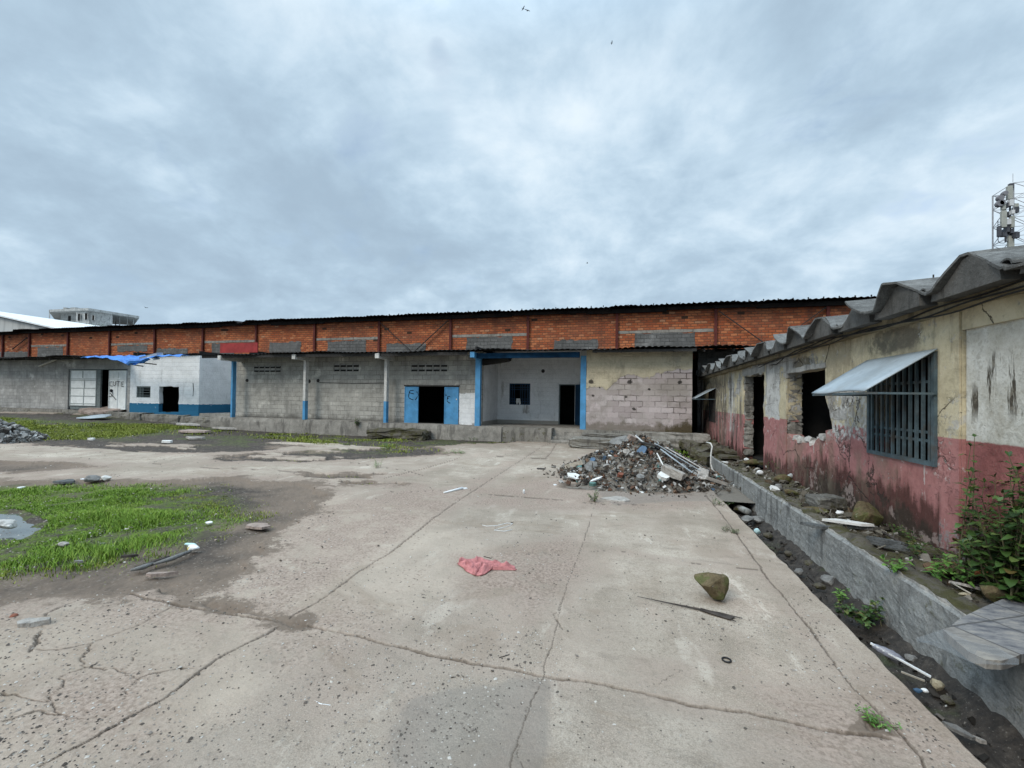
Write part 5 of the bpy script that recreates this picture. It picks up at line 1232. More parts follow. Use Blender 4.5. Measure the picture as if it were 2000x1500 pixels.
def leaf(m, p, d, L, W, mi=0, droop=.15):
    d = Vector(d).normalized(); s = d.cross(Vector((0, 0, 1)))
    if s.length < .01: s = Vector((1, 0, 0))
    s.normalize(); n = s.cross(d)
    b = Vector(p); t = b + d*L - Vector((0, 0, L*droop)); c = b + d*L*.45 + n*L*.04
    l = c + s*W*.5 + n*W*.12; r = c - s*W*.5 + n*W*.12; l2 = b+d*L*.76 + s*W*.3 - Vector((0, 0, L*droop*.5)); r2 = b+d*L*.76 - s*W*.3 - Vector((0, 0, L*droop*.5)); c2 = b+d*L*.76 - Vector((0, 0, L*droop*.55))
    m.add([b, r, c, l, r2, c2, l2, t], [(0, 1, 2), (0, 2, 3), (1, 4, 5, 2), (2, 5, 6, 3), (4, 7, 5), (5, 7, 6)], mi)
def plant(name, label, cat, base, stems, h, spread, L, W, pairs, mat, seed, group=None, bush=.0, hmin=.5, t0=.22):
    r = random.Random(seed); T = thing(name, label, cat, base, group); f = MB(); s = MB()
    for i in range(stems):
        a = r.random()*6.283; hh = h*(hmin+(1.05-hmin)*r.random()**(1.6 if hmin < .5 else 1)); sp = spread*r.uniform(.3, 1)
        b0 = Vector(base) + Vector((r.gauss(0, bush), r.gauss(0, bush), 0)); pts = []
        for k in range(7):
            t = k/6; pts.append(b0 + Vector((math.cos(a)*sp*t**1.5 + r.gauss(0, .012)*t, math.sin(a)*sp*t**1.5 + r.gauss(0, .012)*t, hh*t)))
        s.tube(pts, [.0042*(1-.7*k/6)*(.6+h) for k in range(7)], 5, 0)
        for k in range(pairs):
            t = t0+(1-t0)*(k+r.random()*.5)/pairs; j = min(5, int(t*6)); q = pts[j].lerp(pts[j+1], t*6-j); w = a + k*1.57 + r.gauss(0, .4)
            sz = (.55+.6*(1-abs(t-.55)))*r.uniform(.7, 1.2)
            for sgn in (0, math.pi):
                leaf(f, q, (math.cos(w+sgn), math.sin(w+sgn), r.uniform(.0, .5)), L*sz, W*sz, 0, r.uniform(.1, .4))
        for k in range(3): leaf(f, pts[-1], (r.gauss(0, 1), r.gauss(0, 1), .9), L*.6, W*.6, 0, .1)
    s.build("stem", M_STEM, T, recalc=False); f.build("foliage", mat, T, recalc=False, smooth=True); return T
plant("bush", "tall leafy green bush growing against the cream and pink wall", "bush", (2.87, 3.98, .26), 56, 1.34, .24, .095, .055, 13, M_LEAF, 21, bush=.14, hmin=.3, t0=.10)
plant("weed", "thin upright weed in front of the cracked pilaster", "weed", (2.90, 4.58, .26), 6, 1.15, .16, .085, .045, 8, M_LEAF, 22, bush=.04)
def wp(px, py, z): p = onz(px, py, z); return (p.x, p.y, z)
plant("seedling", "bright green seedling with large leaves on the walkway edge", "weed", wp(1745, 1118, .28), 4, .12, .09, .075, .04, 3, M_LEAFB, 23, bush=.02)
plant("seedling", "low spreading leafy weed beside the brown rock on the walkway", "weed", wp(1850, 1140, .27), 9, .20, .16, .07, .036, 4, M_LEAFB, 24, bush=.06)
plant("weed", "dark low weed at the foot of the wall left of the bush", "weed", wp(1812, 1085, .27), 9, .16, .14, .06, .032, 4, M_LEAF, 25, bush=.10)
plant("weed", "low weed growing between the slate bundle and the window wall", "weed", wp(1760, 1045, .27), 8, .10, .10, .045, .024, 4, M_LEAF, 35, bush=.08)
plant("weed", "green weed growing down in the drain beside the slab edge", "weed", wp(1690, 1215, -.22), 15, .20, .17, .06, .034, 5, M_LEAF, 26, bush=.08)
plant("weed", "small sprig sprouting in the drain at the top of its weed patch", "weed", wp(1640, 1175, -.22), 4, .15, .08, .055, .032, 3, M_LEAFB, 27, bush=.03)
plant("weed", "bushy weed among the stones on the walkway under the broken opening", "weed", wp(1535, 922, .26), 22, .22, .20, .055, .03, 5, M_LEAF, 28, bush=.17)
plant("weed", "small dark weed sprouting beside the loose concrete shard", "weed", wp(1160, 980, 0), 8, .17, .10, .045, .022, 5, M_LEAF, 29, bush=.035)
plant("weed", "thin weed sprouting from the loading platform face", "weed", tuple(onY(698, 832, 16.85)), 7, .42, .14, .10, .05, 5, M_LEAF, 30, bush=.05)
plant("weed", "wispy weed in the crack of the slab nearest the rubble heap", "weed", wp(1400, 985, 0), 10, .09, .12, .035, .014, 4, M_LEAF, 31, bush=.07)
plant("weed", "wispy weed in the slab edge crack opposite the drain cup", "weed", wp(1424, 1038, 0), 12, .07, .10, .03, .010, 4, M_LEAF, 32, bush=.06)
plant("weed", "sparse weed in the soil pocket where two cracks meet", "weed", wp(1706, 1415, -.02), 10, .07, .07, .028, .010, 4, M_LEAFB, 33, bush=.03)
plant("weed", "yellowish weed standing alone in the dark soil before the platform", "weed", wp(752, 880, 0), 7, .30, .12, .07, .02, 6, M_LEAFB, 36, bush=.06)
plant("weed", "small pale weed on the concrete beside the broken joint", "weed", wp(736, 914, 0), 6, .2, .1, .05, .016, 5, M_LEAFB, 37, bush=.05)
plant("weed", "bright low tuft beside the far joint of the slab", "weed", wp(895, 886, 0), 12, .12, .18, .06, .014, 5, M_LEAFB, 38, bush=.14)
plant("weed", "low dark weed under the loading platform edge", "weed", wp(925, 862, 0), 12, .16, .2, .06, .02, 5, M_LEAF, 39, bush=.2)

# ================================================================== LOOSE THINGS
M_CHIP = imat("concrete chips", [(0, (.16, .145, .13)), (.3, (.28, .255, .23)), (.6, (.40, .375, .34)), (.85, (.56, .54, .50)), (1, (.70, .69, .66))], .9, .2)
def mat_rock():
    g = G("mossy brown rock", .93, .18); n1 = g.noise(7, 5, .65); n2 = g.noise(22, 5, .68); n3 = g.noise(70, 4, .65)
    c = g.ramp(g.add(g.mul(n1, .6), g.mul(n2, .4)), [(.34, (.07, .052, .028)), (.5, (.15, .115, .065)), (.66, (.25, .205, .13))])
    c = g.mix(g.mul(g.step(n1, .44, .56), .8), c, g.mix(n2, (.04, .05, .014), (.125, .135, .045)))
    c = g.mix(g.mul(g.step(g.noise(12, 5, .7), .60, .68), .7), c, (.36, .34, .27)); c = g.mix(g.mul(g.step(n3, .54, .66), .5), c, (.05, .042, .026))
    g.bump(g.add(n2, g.mul(n3, .5)), .9, .02); return g.done(c)
M_ROCK = mat_rock(); M_ROCKP = mat_concrete("yellowish stone", (.42, .36, .25), .05)
M_SHARD = mat_concrete("pale concrete shard", (.40, .37, .335)); M_SHARDP = mat_concrete("pinkish concrete flake", (.36, .285, .245)); M_SHARDG = mat_concrete("grey concrete shard", (.22, .215, .205))
M_SLATE = mat_concrete("slate grey board", (.12, .125, .125)); M_WHITE_ = plain("white plaster", (.68, .675, .65), .12, .8, 8., dark=.7); M_PLAST = plain("white plastic", (.74, .75, .75), .06, .45, 8., .4, bump=.05, dark=.85)
M_WOODD = plain("dark weathered wood", (.055, .046, .04), .4, .9, 12.); M_WOODP = plain("pale weathered wood", (.40, .36, .30), .25, .85, 10.)
M_PINK = plain("pink cloth", (.46, .19, .185), .2, .95, 22., .05, bump=.5, dark=.6); M_BLUEP = plain("blue plastic", (.05, .105, .18), .25, .45, 9., .4); M_CYAN = plain("pale cyan plastic", (.48, .68, .70), .1, .5, 9.)
M_REDB = plain("red brick lump", (.22, .085, .055), .3, .9, 9.); M_RUBBER = plain("black rubber", (.014, .014, .015), .3, .6, 9., .35)
def depth(p): return (Vector(p)-Vector((0, 0, CAM_H))).dot(cF)
def ppos(px, py, z=None): return gp(px, py) if z is None else onz(px, py, z)
def shard(name, label, cat, px, py, w, d, t, mat, z=None, rot=0., tilt=(0, 0), n=7, seed=None, group=None):
    p = ppos(px, py, z); k = depth(p)/FPX; w, d, t = w*k, d, t; r = random.Random(seed if seed is not None else int(px*7+py))
    pl = []
    for i in range(n):
        a = 2*math.pi*(i+r.uniform(-.42, .42))/n; q = r.uniform(.62, 1.12)
        pl.append((math.cos(a)*w/2*q, math.sin(a)*d/2*q))
    R = eul(tilt[0], tilt[1], rot); m = MB(); lift = abs(math.sin(tilt[0]))*d/2 + abs(math.sin(tilt[1]))*w/2
    top = [R @ Vector((x*.97, y*.97, t)) for x, y in pl]; bot = [R @ Vector((x, y, 0)) for x, y in pl]
    c = Vector((p.x, p.y, p.z - .012 + lift*.8)); vs = [v+c for v in bot+top]
    m.add(vs, [tuple(range(n-1, -1, -1)), tuple(range(n, 2*n))] + [(i, (i+1) % n, (i+1) % n+n, i+n) for i in range(n)])
    return one(m, name, label, cat, mat, (p.x, p.y, p.z), group)
def rock(name, label, cat, px, py, s, mat, z=None, rot=0., seed=1, amp=.22, flat=0., sub=3, group=None, sink=.12):
    p = ppos(px, py, z); r = random.Random(seed)
    bm = bmesh.new(); bmesh.ops.create_icosphere(bm, subdivisions=sub, radius=.5)
    ax = [Vector((r.gauss(0, 1), r.gauss(0, 1), r.gauss(0, 1))).normalized() for _ in range(9)]; cut = [r.uniform(.28, .42) for _ in ax]
    vs = []
    for v in bm.verts:
        q = v.co.copy()
        for a, c in zip(ax, cut):
            e = q.dot(a)-c
            if e > 0: q -= a*e*.9
        q *= 1 + (float(fbm(np.array([q.x*4+seed]), np.array([q.y*4+q.z*3]), 3, seed)[0])-.5)*amp
        vs.append(rz(rot) @ Vector((q.x*s[0], q.y*s[1], q.z*s[2])))
    fs = [[v.index for v in f.verts] for f in bm.faces]; bm.free(); lo = min(v.z for v in vs); c = Vector((p.x, p.y, p.z - lo - s[2]*sink))
    m = MB(); m.add([v+c for v in vs], fs); return one(m, name, label, cat, mat, (p.x, p.y, p.z), group)
def stick(name, label, cat, pts, r, mat, z=None, group=None, n=6):
    P_ = [ppos(*q[:2], q[2] if len(q) > 2 else z) for q in pts]; P_ = [p+Vector((0, 0, (max(r) if isinstance(r, list) else r)*.9)) for p in P_]
    m = MB(); m.tube(P_, r, n); return one(m, name, label, cat, mat, P_[0], group, smooth=True)

# --- near yard
def cloth():
    up = [(893, 1103), (905, 1095), (925, 1093), (950, 1097), (980, 1104), (1008, 1111)]; lo = [(897, 1106), (908, 1114), (924, 1129), (938, 1127), (960, 1117), (1006, 1117)]
    def lerp(L, t): t *= len(L)-1; i = min(int(t), len(L)-2); f = t-i; return (L[i][0]*(1-f)+L[i+1][0]*f, L[i][1]*(1-f)+L[i+1][1]*f)
    rows = []
    for j in range(29):
        v = j/28; r = []
        for i in range(86):
            u = i/85; a, b = lerp(up, u), lerp(lo, u); p = gp(a[0]+(b[0]-a[0])*v, a[1]+(b[1]-a[1])*v)
            n = float(fbm(np.array([u*7+v*2.5]), np.array([v*4.+u]), 3, 5)[0]); e = min(1, 7*min(u, 1-u, v, 1-v)+.12)
            r.append((p.x+.012*math.sin(u*23+v*5), p.y+.014*math.sin(v*9+u*13), .012 + e*(.040*(1-abs(math.sin(u*13+6*n+v*3.3)))**1.5*(.5+n) + .028*(1-abs(math.sin(v*7+u*5+5*n)))**1.4 + .012*n)))
        rows.append(r)
    m = MB(); m.sheet(rows); p = gp(950, 1110)
    one(m, "cloth", "crumpled pink cloth lying on the concrete", "cloth", M_PINK, p, smooth=True, recalc=False, thick=.008)
cloth()
def bigrock():
    p = gp(1398, 1172); r = random.Random(9); k = depth(p)/FPX
    bm = bmesh.new(); bmesh.ops.create_icosphere(bm, subdivisions=4, radius=1.); vs = []
    right, upv = cR0, cZ; fw = cF0
    prof = [(-45, 44), (-46, 50), (-36, 53), (-10, 52), (22, 47), (30, 38), (29, 14), (22, 2), (4, -1), (-10, 6), (-26, 24)]
    def rad(a):
        best = 1e9; d = (math.cos(a), math.sin(a)); c0 = (-2, 27)
        for i in range(len(prof)):
            (x1, y1), (x2, y2) = prof[i], prof[(i+1) % len(prof)]; x1 -= c0[0]; x2 -= c0[0]; y1 -= c0[1]; y2 -= c0[1]
            ex, ey = x2-x1, y2-y1; den = d[0]*ey-d[1]*ex
            if abs(den) < 1e-9: continue
            t = (x1*ey-y1*ex)/den; s = (x1*d[1]-y1*d[0])/den
            if t > 0 and -1e-6 <= s <= 1+1e-6: best = min(best, t)
        return best if best < 1e8 else 25
    for v in bm.verts:
        q = v.co; a = math.atan2(q.z, q.x); hr = math.hypot(q.x, q.z); R = rad(a)
        n = float(fbm(np.array([q.x*2.5+3]), np.array([q.z*2.5+q.y*2]), 4, 17)[0])-.5
        n2_ = float(fbm(np.array([q.x*7+1]), np.array([q.z*7+q.y*5]), 3, 19)[0])-.5; f = (hr**.8)*(1+(.10*n+.12*n2_)*(1 if hr < .93 else .4)); pos = right*((-2+math.cos(a)*R*f)*k) + upv*((27+math.sin(a)*R*f)*k) + fw*(q.y*26*k*(1+.3*n+.25*n2_))
        vs.append(p + pos)
    cen = p + upv*(27*k); rr = random.Random(33)
    for _ in range(16):
        a = (right*rr.gauss(0, 1) + upv*rr.gauss(0, .8) + fw*(-abs(rr.gauss(0, 1)))).normalized(); dmax = max((v-cen).dot(a) for v in vs); c = dmax*rr.uniform(.74, .9)
        vs = [v - a*max(0, (v-cen).dot(a)-c)*.92 for v in vs]
    fs = [[v.index for v in f.verts] for f in bm.faces]; bm.free(); m = MB(); m.add(vs, fs)
    one(m, "rock", "mossy brown rock standing alone on the concrete slab", "rock", M_ROCK, p, smooth=False)
bigrock()
def split_stick():
    a, b, c, d = gp(1245, 1167), gp(1365, 1192), gp(1450, 1210), gp(1438, 1216); m = MB(); up = Vector((0, 0, .010))
    m.tube([a+up, a.lerp(b, .5)+up, b+up], [.002, .005, .009], 5); m.tube([b+up, b.lerp(c, .5)+up*1.2+Vector((0, .006, 0)), c+up], [.008, .007, .003], 5); m.tube([b+up, b.lerp(d, .5)+up-Vector((0, .006, 0)), d+up], [.008, .007, .003], 5)
    e1, e2 = gp(1368, 1190), gp(1420, 1206); m.tube([e1+up, e2+up], [.004, .006], 5)
    m.prism([b+up*.8, c.lerp(b, .15)+up*.8, d.lerp(b, .15)+up*.8], (0, 0, .004))
    one(m, "split_branch", "long dark split palm strip tapering to a point on the slab", "branch", M_WOODD, a)
split_stick()
def ring():
    p = gp(1419, 1291); m = MB(); R_ = .026
    P_ = [p+Vector((R_*math.cos(t), R_*math.sin(t), .008)) for t in np.linspace(0, 2*math.pi, 28)]; m.tube(P_, .0052, 8, cap=False)
    one(m, "rubber_ring", "small black rubber ring lying on the slab", "ring", M_RUBBER, p, smooth=True)
ring()
shard("wrapper", "tiny white and blue wrapper beside the pink cloth", "wrapper", 1035, 1126, 12, .03, .006, M_CYAN, rot=.2, n=5)
shard("concrete_shard", "flat broken grey concrete piece lying loose in front of the rubble heap", "concrete piece", 1207, 976, 72, .50, .035, M_SHARD, rot=-.1, n=6, seed=4)
shard("leaf_scrap", "curled brown leaf on the slab near the split palm strip", "leaf", 1198, 1220, 13, .012, .006, M_RUST, rot=.3, n=6)
stick("plastic_strip", "long white plastic strip with a flat end on the middle of the slab", "strip", [(867, 965), (890, 959), (903, 956)], [.016, .020, .026], M_PLAST)
shard("flat_scrap", "flat white scrap at the upper end of the plastic strip", "scrap", 907, 955, 13, .14, .03, M_PLAST, n=6)
shard("paper_scrap", "white paper scrap right of the plastic strip", "scrap", 946, 953, 9, .06, .01, M_PLAST, n=5)
rock("plastic_cup", "crushed white plastic cup standing on the slab left of the rubble", "cup", 1023, 964, (.05, .05, .09), M_PLAST, seed=3)
for k, (pts, l, c) in enumerate(([[(1000, 1035), (985, 1038), (965, 1036), (978, 1032), (996, 1027), (1001, 1023), (990, 1022), (970, 1027), (950, 1028), (942, 1026)], "thin white looped wire behind the pink cloth", M_PLAST],
        [[(595, 1213), (610, 1211), (616, 1206), (617, 1198), (610, 1196)], "short white string curl beside the long joint at left", M_PLAST],
        [[(395, 1490), (402, 1480), (418, 1476), (430, 1480), (428, 1492), (420, 1500)], "pale string loop on the slab at the bottom edge", M_SHARD],
        [[(615, 1370), (625, 1376), (645, 1379)], "faint white thread on the smooth slab left of the damp patch", M_PLAST])):
    stick("wire", l, "wire", pts, .0035, c, n=5)
stick("twig", "short thin dark twig on the slab right of the rubber ring", "twig", [(1618, 1325), (1632, 1335)], .002, M_WOODD); stick("twig", "short dark twig below the pink cloth", "twig", [(975, 1285), (995, 1279)], .0025, M_WOODD)
stick("twig", "dark crumb-like twig behind the pink cloth", "twig", [(945, 1088), (960, 1092)], .006, M_WOODD)
shard("leaf_scrap", "small green leaf near the damp slab joint", "leaf", 1340, 1332, 9, .012, .004, M_LEAFB, n=6)
# --- front-left lot
shard("concrete_flake", "large pinkish concrete flake lifted from the slab at far left", "concrete piece", 62, 1222, 78, .11, .045, M_SHARD, rot=.35, tilt=(0, -.06), n=8, seed=3)
rock("stone", "dark brown stone above the lifted concrete flake", "stone", 26, 1206, (.06, .05, .035), M_REDB, seed=5)
shard("plank_piece", "tapered pinkish plank piece on the brown dirt", "plank", 312, 1122, 62, .07, .03, M_SHARDP, rot=.45, n=6, seed=2)
shard("concrete_flake", "broad pale flake beside the yellow-green grass tip", "concrete piece", 505, 1028, 52, .22, .03, M_SHARDP, n=8, seed=6)
shard("paper_scrap", "white paper scrap on bare soil right of the grass", "scrap", 408, 1021, 18, .07, .015, M_PLAST, tilt=(.15, .1), n=5)
rock("plastic_bag", "white plastic bag with a yellow mark among broken strips", "bag", 378, 1074, (.16, .10, .07), M_PLAST, seed=8)
shard("plastic_cover", "pale grey plastic lid above the white bag", "lid", 372, 1062, 28, .07, .012, M_CYAN, n=9)
rock("yellow_scrap", "yellow scrap beside the white plastic bag", "scrap", 371, 1075, (.05, .05, .06), plain("yellow plastic", (.55, .42, .08), .15), seed=18)
for k, (a, b, l) in enumerate((((300, 1106), (372, 1080), "upper"), ((262, 1114), (330, 1092), "middle"), ((255, 1118), (300, 1104), "lowest"))):
    stick("broken_strip", "%s grey broken strip in the line of strips below the grass" % l, "strip", [(a[0], a[1]), ((a[0]+b[0])/2, (a[1]+b[1])/2+2), (b[0], b[1])], [.012, .024, .016], M_SHARDG if k != 1 else M_WOODD, group="broken strips below the grass")
shard("dark_plank", "short dark plank with a pale edge in the muddy grass margin", "plank", 250, 1086, 32, .05, .025, M_WOODD, rot=.5, n=5); shard("plank_piece", "thin dark piece left of the short dark plank", "plank", 155, 1096, 24, .04, .02, M_SHARDG, rot=.2, n=6)
rock("white_stone", "long whitish stone block lying at the puddle edge", "stone", 12, 1030, (.42, .22, .12), mat_concrete("white block", (.5, .49, .46)), rot=-.2, seed=6)
rock("crumpled_plastic", "crumpled pale plastic on the grass below the puddle", "scrap", 125, 1066, (.16, .10, .05), M_SHARD, seed=12); shard("paper_scrap", "small white scrap at the grass right of the crumpled plastic", "scrap", 200, 1062, 12, .07, .02, M_SHARDG, n=5)
shard("dark_cover", "dark flat cover lying on the soil behind the grass", "scrap", 130, 941, 42, .35, .04, M_SLATE, n=7); rock("stone_lump", "grey stone lump right of the dark flat cover", "stone", 178, 940, (.35, .25, .14), M_SHARDG, seed=22)
rock("stone_lump", "pale round stone behind the grass lot", "stone", 206, 938, (.2, .16, .12), M_CHIP, seed=23); shard("paper_scrap", "white strip lying behind the grass above the stones", "scrap", 162, 936, 16, .15, .02, M_PLAST, n=5)
shard("paper_scrap", "white scrap near the left edge behind the grass", "scrap", 42, 952, 14, .14, .02, M_PLAST, n=6)
shard("metal_sheet", "pale blue corrugated metal sheet lying on grass before the white doors", "metal sheet", 182, 817, 62, 1.2, .03, M_GALV, tilt=(.16, 0), n=7, seed=5)
shard("concrete_ramp", "tilted concrete slab leading up to the white double door", "ramp", 196, 809, 120, 1.6, .12, M_SHARDP, tilt=(.30, 0), n=8, seed=9)
shard("dark_sheet", "dark tilted board against the platform left of the concrete ramp", "board", 150, 806, 40, 1.0, .04, M_WOODD, tilt=(.3, 0), n=6)
shard("white_scrap", "white scrap lying on the dark tilted board", "scrap", 138, 805, 12, .4, .03, M_PLAST, tilt=(.3, 0), n=5)
for (x, y, w, d, l, mt) in ((382, 844, 80, .9, "long pinkish board lying before the recess with the blue dado", M_SHARDP), (365, 830, 70, .6, "flat grey board nearest the crumbling terrace edge", M_SHARD), (440, 838, 60, .5, "flat slab lying at the corner of the loading platform", M_SHARD),
                            (380, 857, 46, .45, "thin flat piece in front of the long pinkish board", M_SHARD), (326, 864, 26, .3, "small bright tile piece on the dark soil left of centre", M_WHITE_), (178, 859, 14, .2, "small white tile on soil right of the left rubble heap", M_WHITE_)):
    shard("flat_board", l, "board", x, y, w, d, .07, mt, tilt=(.03, .02), n=7)
for (x, y, l) in ((795, 848, "left of the two white plaster slabs heaped below the blue door"), (830, 851, "right of the two white plaster slabs heaped below the blue door")):
    shard("plaster_slab", l, "plaster slab", x, y, 46, .55, .12, M_WHITE_, tilt=(.10, -.08), n=8, group="plaster slabs below the blue door")
m = MB(); q = gp(835, 848); blocky(m, (q.x-.3, 16.45, .14), (2.6, .9, .42), rz(.05), 5, .16); one(m, "earth_ramp", "mossy broken earth ramp below the blue double door", "ramp", M_WALK, (q.x, 16.4, 0))
# --- walkway
Wz = .285
shard("tile_shard", "bright white tile shard standing on the walkway edge", "tile", 1508, 960, 24, .12, .05, M_WHITE_, Wz, tilt=(.5, .3), n=5, seed=8)
rock("stone", "grey stone leaning on the bright white tile shard", "stone", 1522, 957, (.16, .16, .12), M_SHARDG, Wz, seed=31)
for (x, y, s, l, mt, sd_) in ((1530, 940, (.34, .25, .16), "brown mossy stone behind the white tile shard", M_ROCK, 32), (1560, 938, (.35, .3, .18), "flat brown stone left of the rubble lump", M_ROCK, 33), (1578, 925, (.26, .2, .2), "pale rubble lump at the foot of the broken opening", M_SHARDG, 34),
                            (1612, 938, (.26, .16, .10), "cream stone right of the pale rubble lump", M_ROCKP, 35), (1468, 905, (.4, .3, .16), "dark wedge stone on the walkway before the doorway", M_ROCK, 36), (1590, 1000, (.32, .2, .1), "low brown stone before the grey block", M_ROCK, 37), (1545, 965, (.22, .2, .1), "small mossy stone left of the grey block", M_ROCK, 38)):
    rock("stone", l, "stone", x, y, s, mt, Wz-.02, seed=sd_, sink=.2)
def put_block(label, px, py, s, rot, mat, z=Wz, name="concrete_block", seed=3, cat="block", tilt=0., amp=.06):
    p = onz(px, py, z); m = MB(); blocky(m, (p.x, p.y, z+s[2]/2-.02), s, eul(tilt, 0, rot), 4, amp, 0, seed); one(m, name, label, cat, mat, (p.x, p.y, z))
put_block("squared grey concrete block left of the mossy boulder", 1612, 988, (.40, .30, .16), .3, mat_concrete("mid grey block", (.17, .165, .15), .1))
rock("boulder", "large mossy brown boulder against the wall below the window", "boulder", 1690, 1022, (.62, .34, .30), M_ROCK, Wz-.02, rot=1.25, seed=41, sub=4)
shard("tile_slab", "white flat slab on top of the small stack below the boulder", "slab", 1655, 1020, 88, .17, .028, M_WHITE_, Wz+.05, rot=-.25, n=5, seed=12); shard("tile_slab", "grey slab under the white flat slab", "slab", 1680, 1030, 58, .15, .05, M_SHARDG, Wz, rot=-.2, n=6, seed=13); shard("tile_slab", "thin dark tile left of the white flat slab", "slab", 1600, 1028, 70, .16, .03, M_SLATE, Wz, rot=-.6, n=6, seed=15)
for k, (dy, dx, l) in enumerate(((0, 0, "lowest"), (-4, 3, "middle"), (-8, 8, "topmost"))):
    shard("slate_board", "%s of the three stacked slate grey boards on the walkway" % l, "board", 1722+dx, 1063+dy, 92-8*k, .11-.015*k, .022, M_SLATE, Wz+.024*k, rot=-.75+.05*k, n=6, seed=20+k, group="slate boards on the walkway")
rock("crumpled_paper", "crumpled white paper between the grey block and the boulder", "paper", 1640, 1004, (.10, .07, .06), M_PLAST, Wz, seed=44); rock("crumpled_paper", "small white crumple below the doorway stones", "paper", 1484, 926, (.14, .10, .09), M_PLAST, Wz, seed=45)
stick("bottle", "dusty clear plastic bottle lying in the weed on the walkway", "bottle", [(1537, 936), (1545, 935), (1562, 932), (1568, 931)], [.02, .05, .055, .03], plain("dusty plastic", (.42, .46, .46), .1, .3, 9., .5), Wz, n=10)
shard("tile_shard", "white jagged sheet piece beside the broken doorway", "tile", 1506, 912, 34, .16, .025, M_WHITE_, Wz, n=7, tilt=(.15, 0)); shard("tile_shard", "white chip below the doorway threshold", "tile", 1415, 903, 14, .2, .03, M_WHITE_, Wz-.1, n=6); rock("white_stone", "small white stone at the door jamb", "stone", 1458, 900, (.14, .12, .1), M_PLAST, Wz-.08, seed=47)
for k, (x, y, w, d) in enumerate(((1420, 893, 60, .7), (1480, 905, 70, .5), (1400, 880, 60, .6), (1440, 884, 70, .5))):
    shard("paving_slab", ["long flat slab before the doorway, nearest of its row", "dark flat slab at the doorway foot", "flat slab on the bank behind the curved pipe", "flat slab leading to the doorway from the bank"][k], "slab", x, y, w, d, .06, M_WALK, Wz-.06+.02*k, n=7, seed=50+k)
rock("boulder", "round mossy stone on the walkway beside the tiled landing", "boulder", 1943, 1172, (.21, .17, .145), M_ROCK, Wz, rot=.4, seed=52, sub=4, amp=.12)
rock("rusty_rag", "rust brown crumpled rag behind the round mossy stone", "rag", 1932, 1128, (.36, .14, .10), plain("rust brown cloth", (.26, .075, .025), .35, .95, 12.), Wz, rot=.5, seed=53)
rock("stone", "brown leafy stone half hidden under weeds", "stone", 1845, 1118, (.42, .26, .10), mat_concrete("brown stone", (.16, .10, .06), .1), Wz-.01, rot=.3, seed=54)
shard("board", "pale board behind the round mossy stone at the right edge", "board", 1985, 1140, 70, .16, .02, M_WHITE_, Wz, rot=.1, n=5); shard("board", "grey curved board propped under the round mossy stone", "board", 1892, 1150, 36, .22, .02, M_SHARD, Wz, rot=1.0, tilt=(0, .35), n=6)
stick("stick", "thin pale stick lying in front of the round mossy stone", "stick", [(1857, 1139), (1896, 1161)], .006, M_WOODP, Wz+.02); rock("stone", "small pale pebble stone behind the bright seedling", "stone", 1776, 1098, (.07, .06, .05), M_SHARD, Wz, seed=55)
rock("wood_chip", "small tan chip beneath the thin pale stick", "chip", 1885, 1163, (.09, .05, .03), M_ROCKP, Wz, seed=56)
stick("stick", "dark thin stick lying along the wall foot beyond the slate boards", "stick", [(1700, 1028), (1740, 1050), (1775, 1070)], .012, M_WOODD, Wz)
dq = lambda x, y, d: Vector((0, 0, CAM_H)) + ray(x, y)*d
m = MB(); base = dq(1392, 921, 10.2)
m.tube([dq(1394, 924, 10.1), base, dq(1388, 905, 10.25), dq(1389, 885, 10.3), dq(1391, 872, 10.35), dq(1388, 866, 10.4), dq(1380, 864, 10.6)], .017, 8)
one(m, "curved_pipe", "thin curved grey pipe rising at the end of the walkway wall", "pipe", M_POSTW, base, smooth=True)
# --- drain
Dz = -.22
def sleeve():
    a, b, c = onz(1700, 1256, Dz+.13), onz(1745, 1285, Dz+.09), onz(1818, 1322, Dz+.03); m = MB()
    m.bar(a, c, .022, .010); one(m, "white_strip", "white strip lying in the drain inside a plastic sleeve", "strip", M_PLAST, a)
    m = MB(); m.bar(onz(1760, 1312, Dz+.03), onz(1806, 1330, Dz+.02), .012, .01); one(m, "lath", "second thin pale lath beside the white strip in the drain", "lath", M_WOODP, b)
    rows = []
    for j in range(9):
        t = j/8; q = a.lerp(c, .08+.42*t); rr = .030*math.sin(.4+2.2*t)+.008
        rows.append([q+Vector((math.cos(w)*rr*1.3+.01*math.sin(j*3+w*2), -math.cos(w)*rr*.3, math.sin(w)*rr*.7)) for w in np.linspace(0, 6.283, 12)])
    g = G("thin violet plastic", .3, .5); g.b.inputs['Alpha'].default_value = .5; g.bump(g.noise(30, 4, .6), .5, .01); m = MB(); m.sheet(rows)
    one(m, "plastic_sleeve", "torn translucent plastic sleeve around the white strip in the drain", "plastic", g.done((.34, .35, .42)), b, smooth=True, recalc=False)
sleeve()
rock("yellow_stone", "pale yellowish stone at the foot of the drain wall", "stone", 1833, 1350, (.085, .08, .10), M_ROCKP, Dz-.02, seed=61)
rock("wrapper", "crumpled blue wrapper in the drain beside the yellowish stone", "wrapper", 1793, 1352, (.055, .04, .035), M_BLUEP, Dz+.01, seed=62); rock("wrapper", "white crumple next to the blue wrapper", "wrapper", 1806, 1351, (.045, .04, .03), M_PLAST, Dz+.01, seed=63)
stick("pipe_piece", "short grey pipe piece lying in the drain", "pipe", [(1437, 994), (1462, 1006)], .055, mat_concrete("grey pipe", (.24, .245, .235)), Dz, n=12)
rock("cup", "pale cyan cup lying in the drain near the far weed", "cup", 1479, 1042, (.09, .08, .09), M_CYAN, Dz, seed=64)
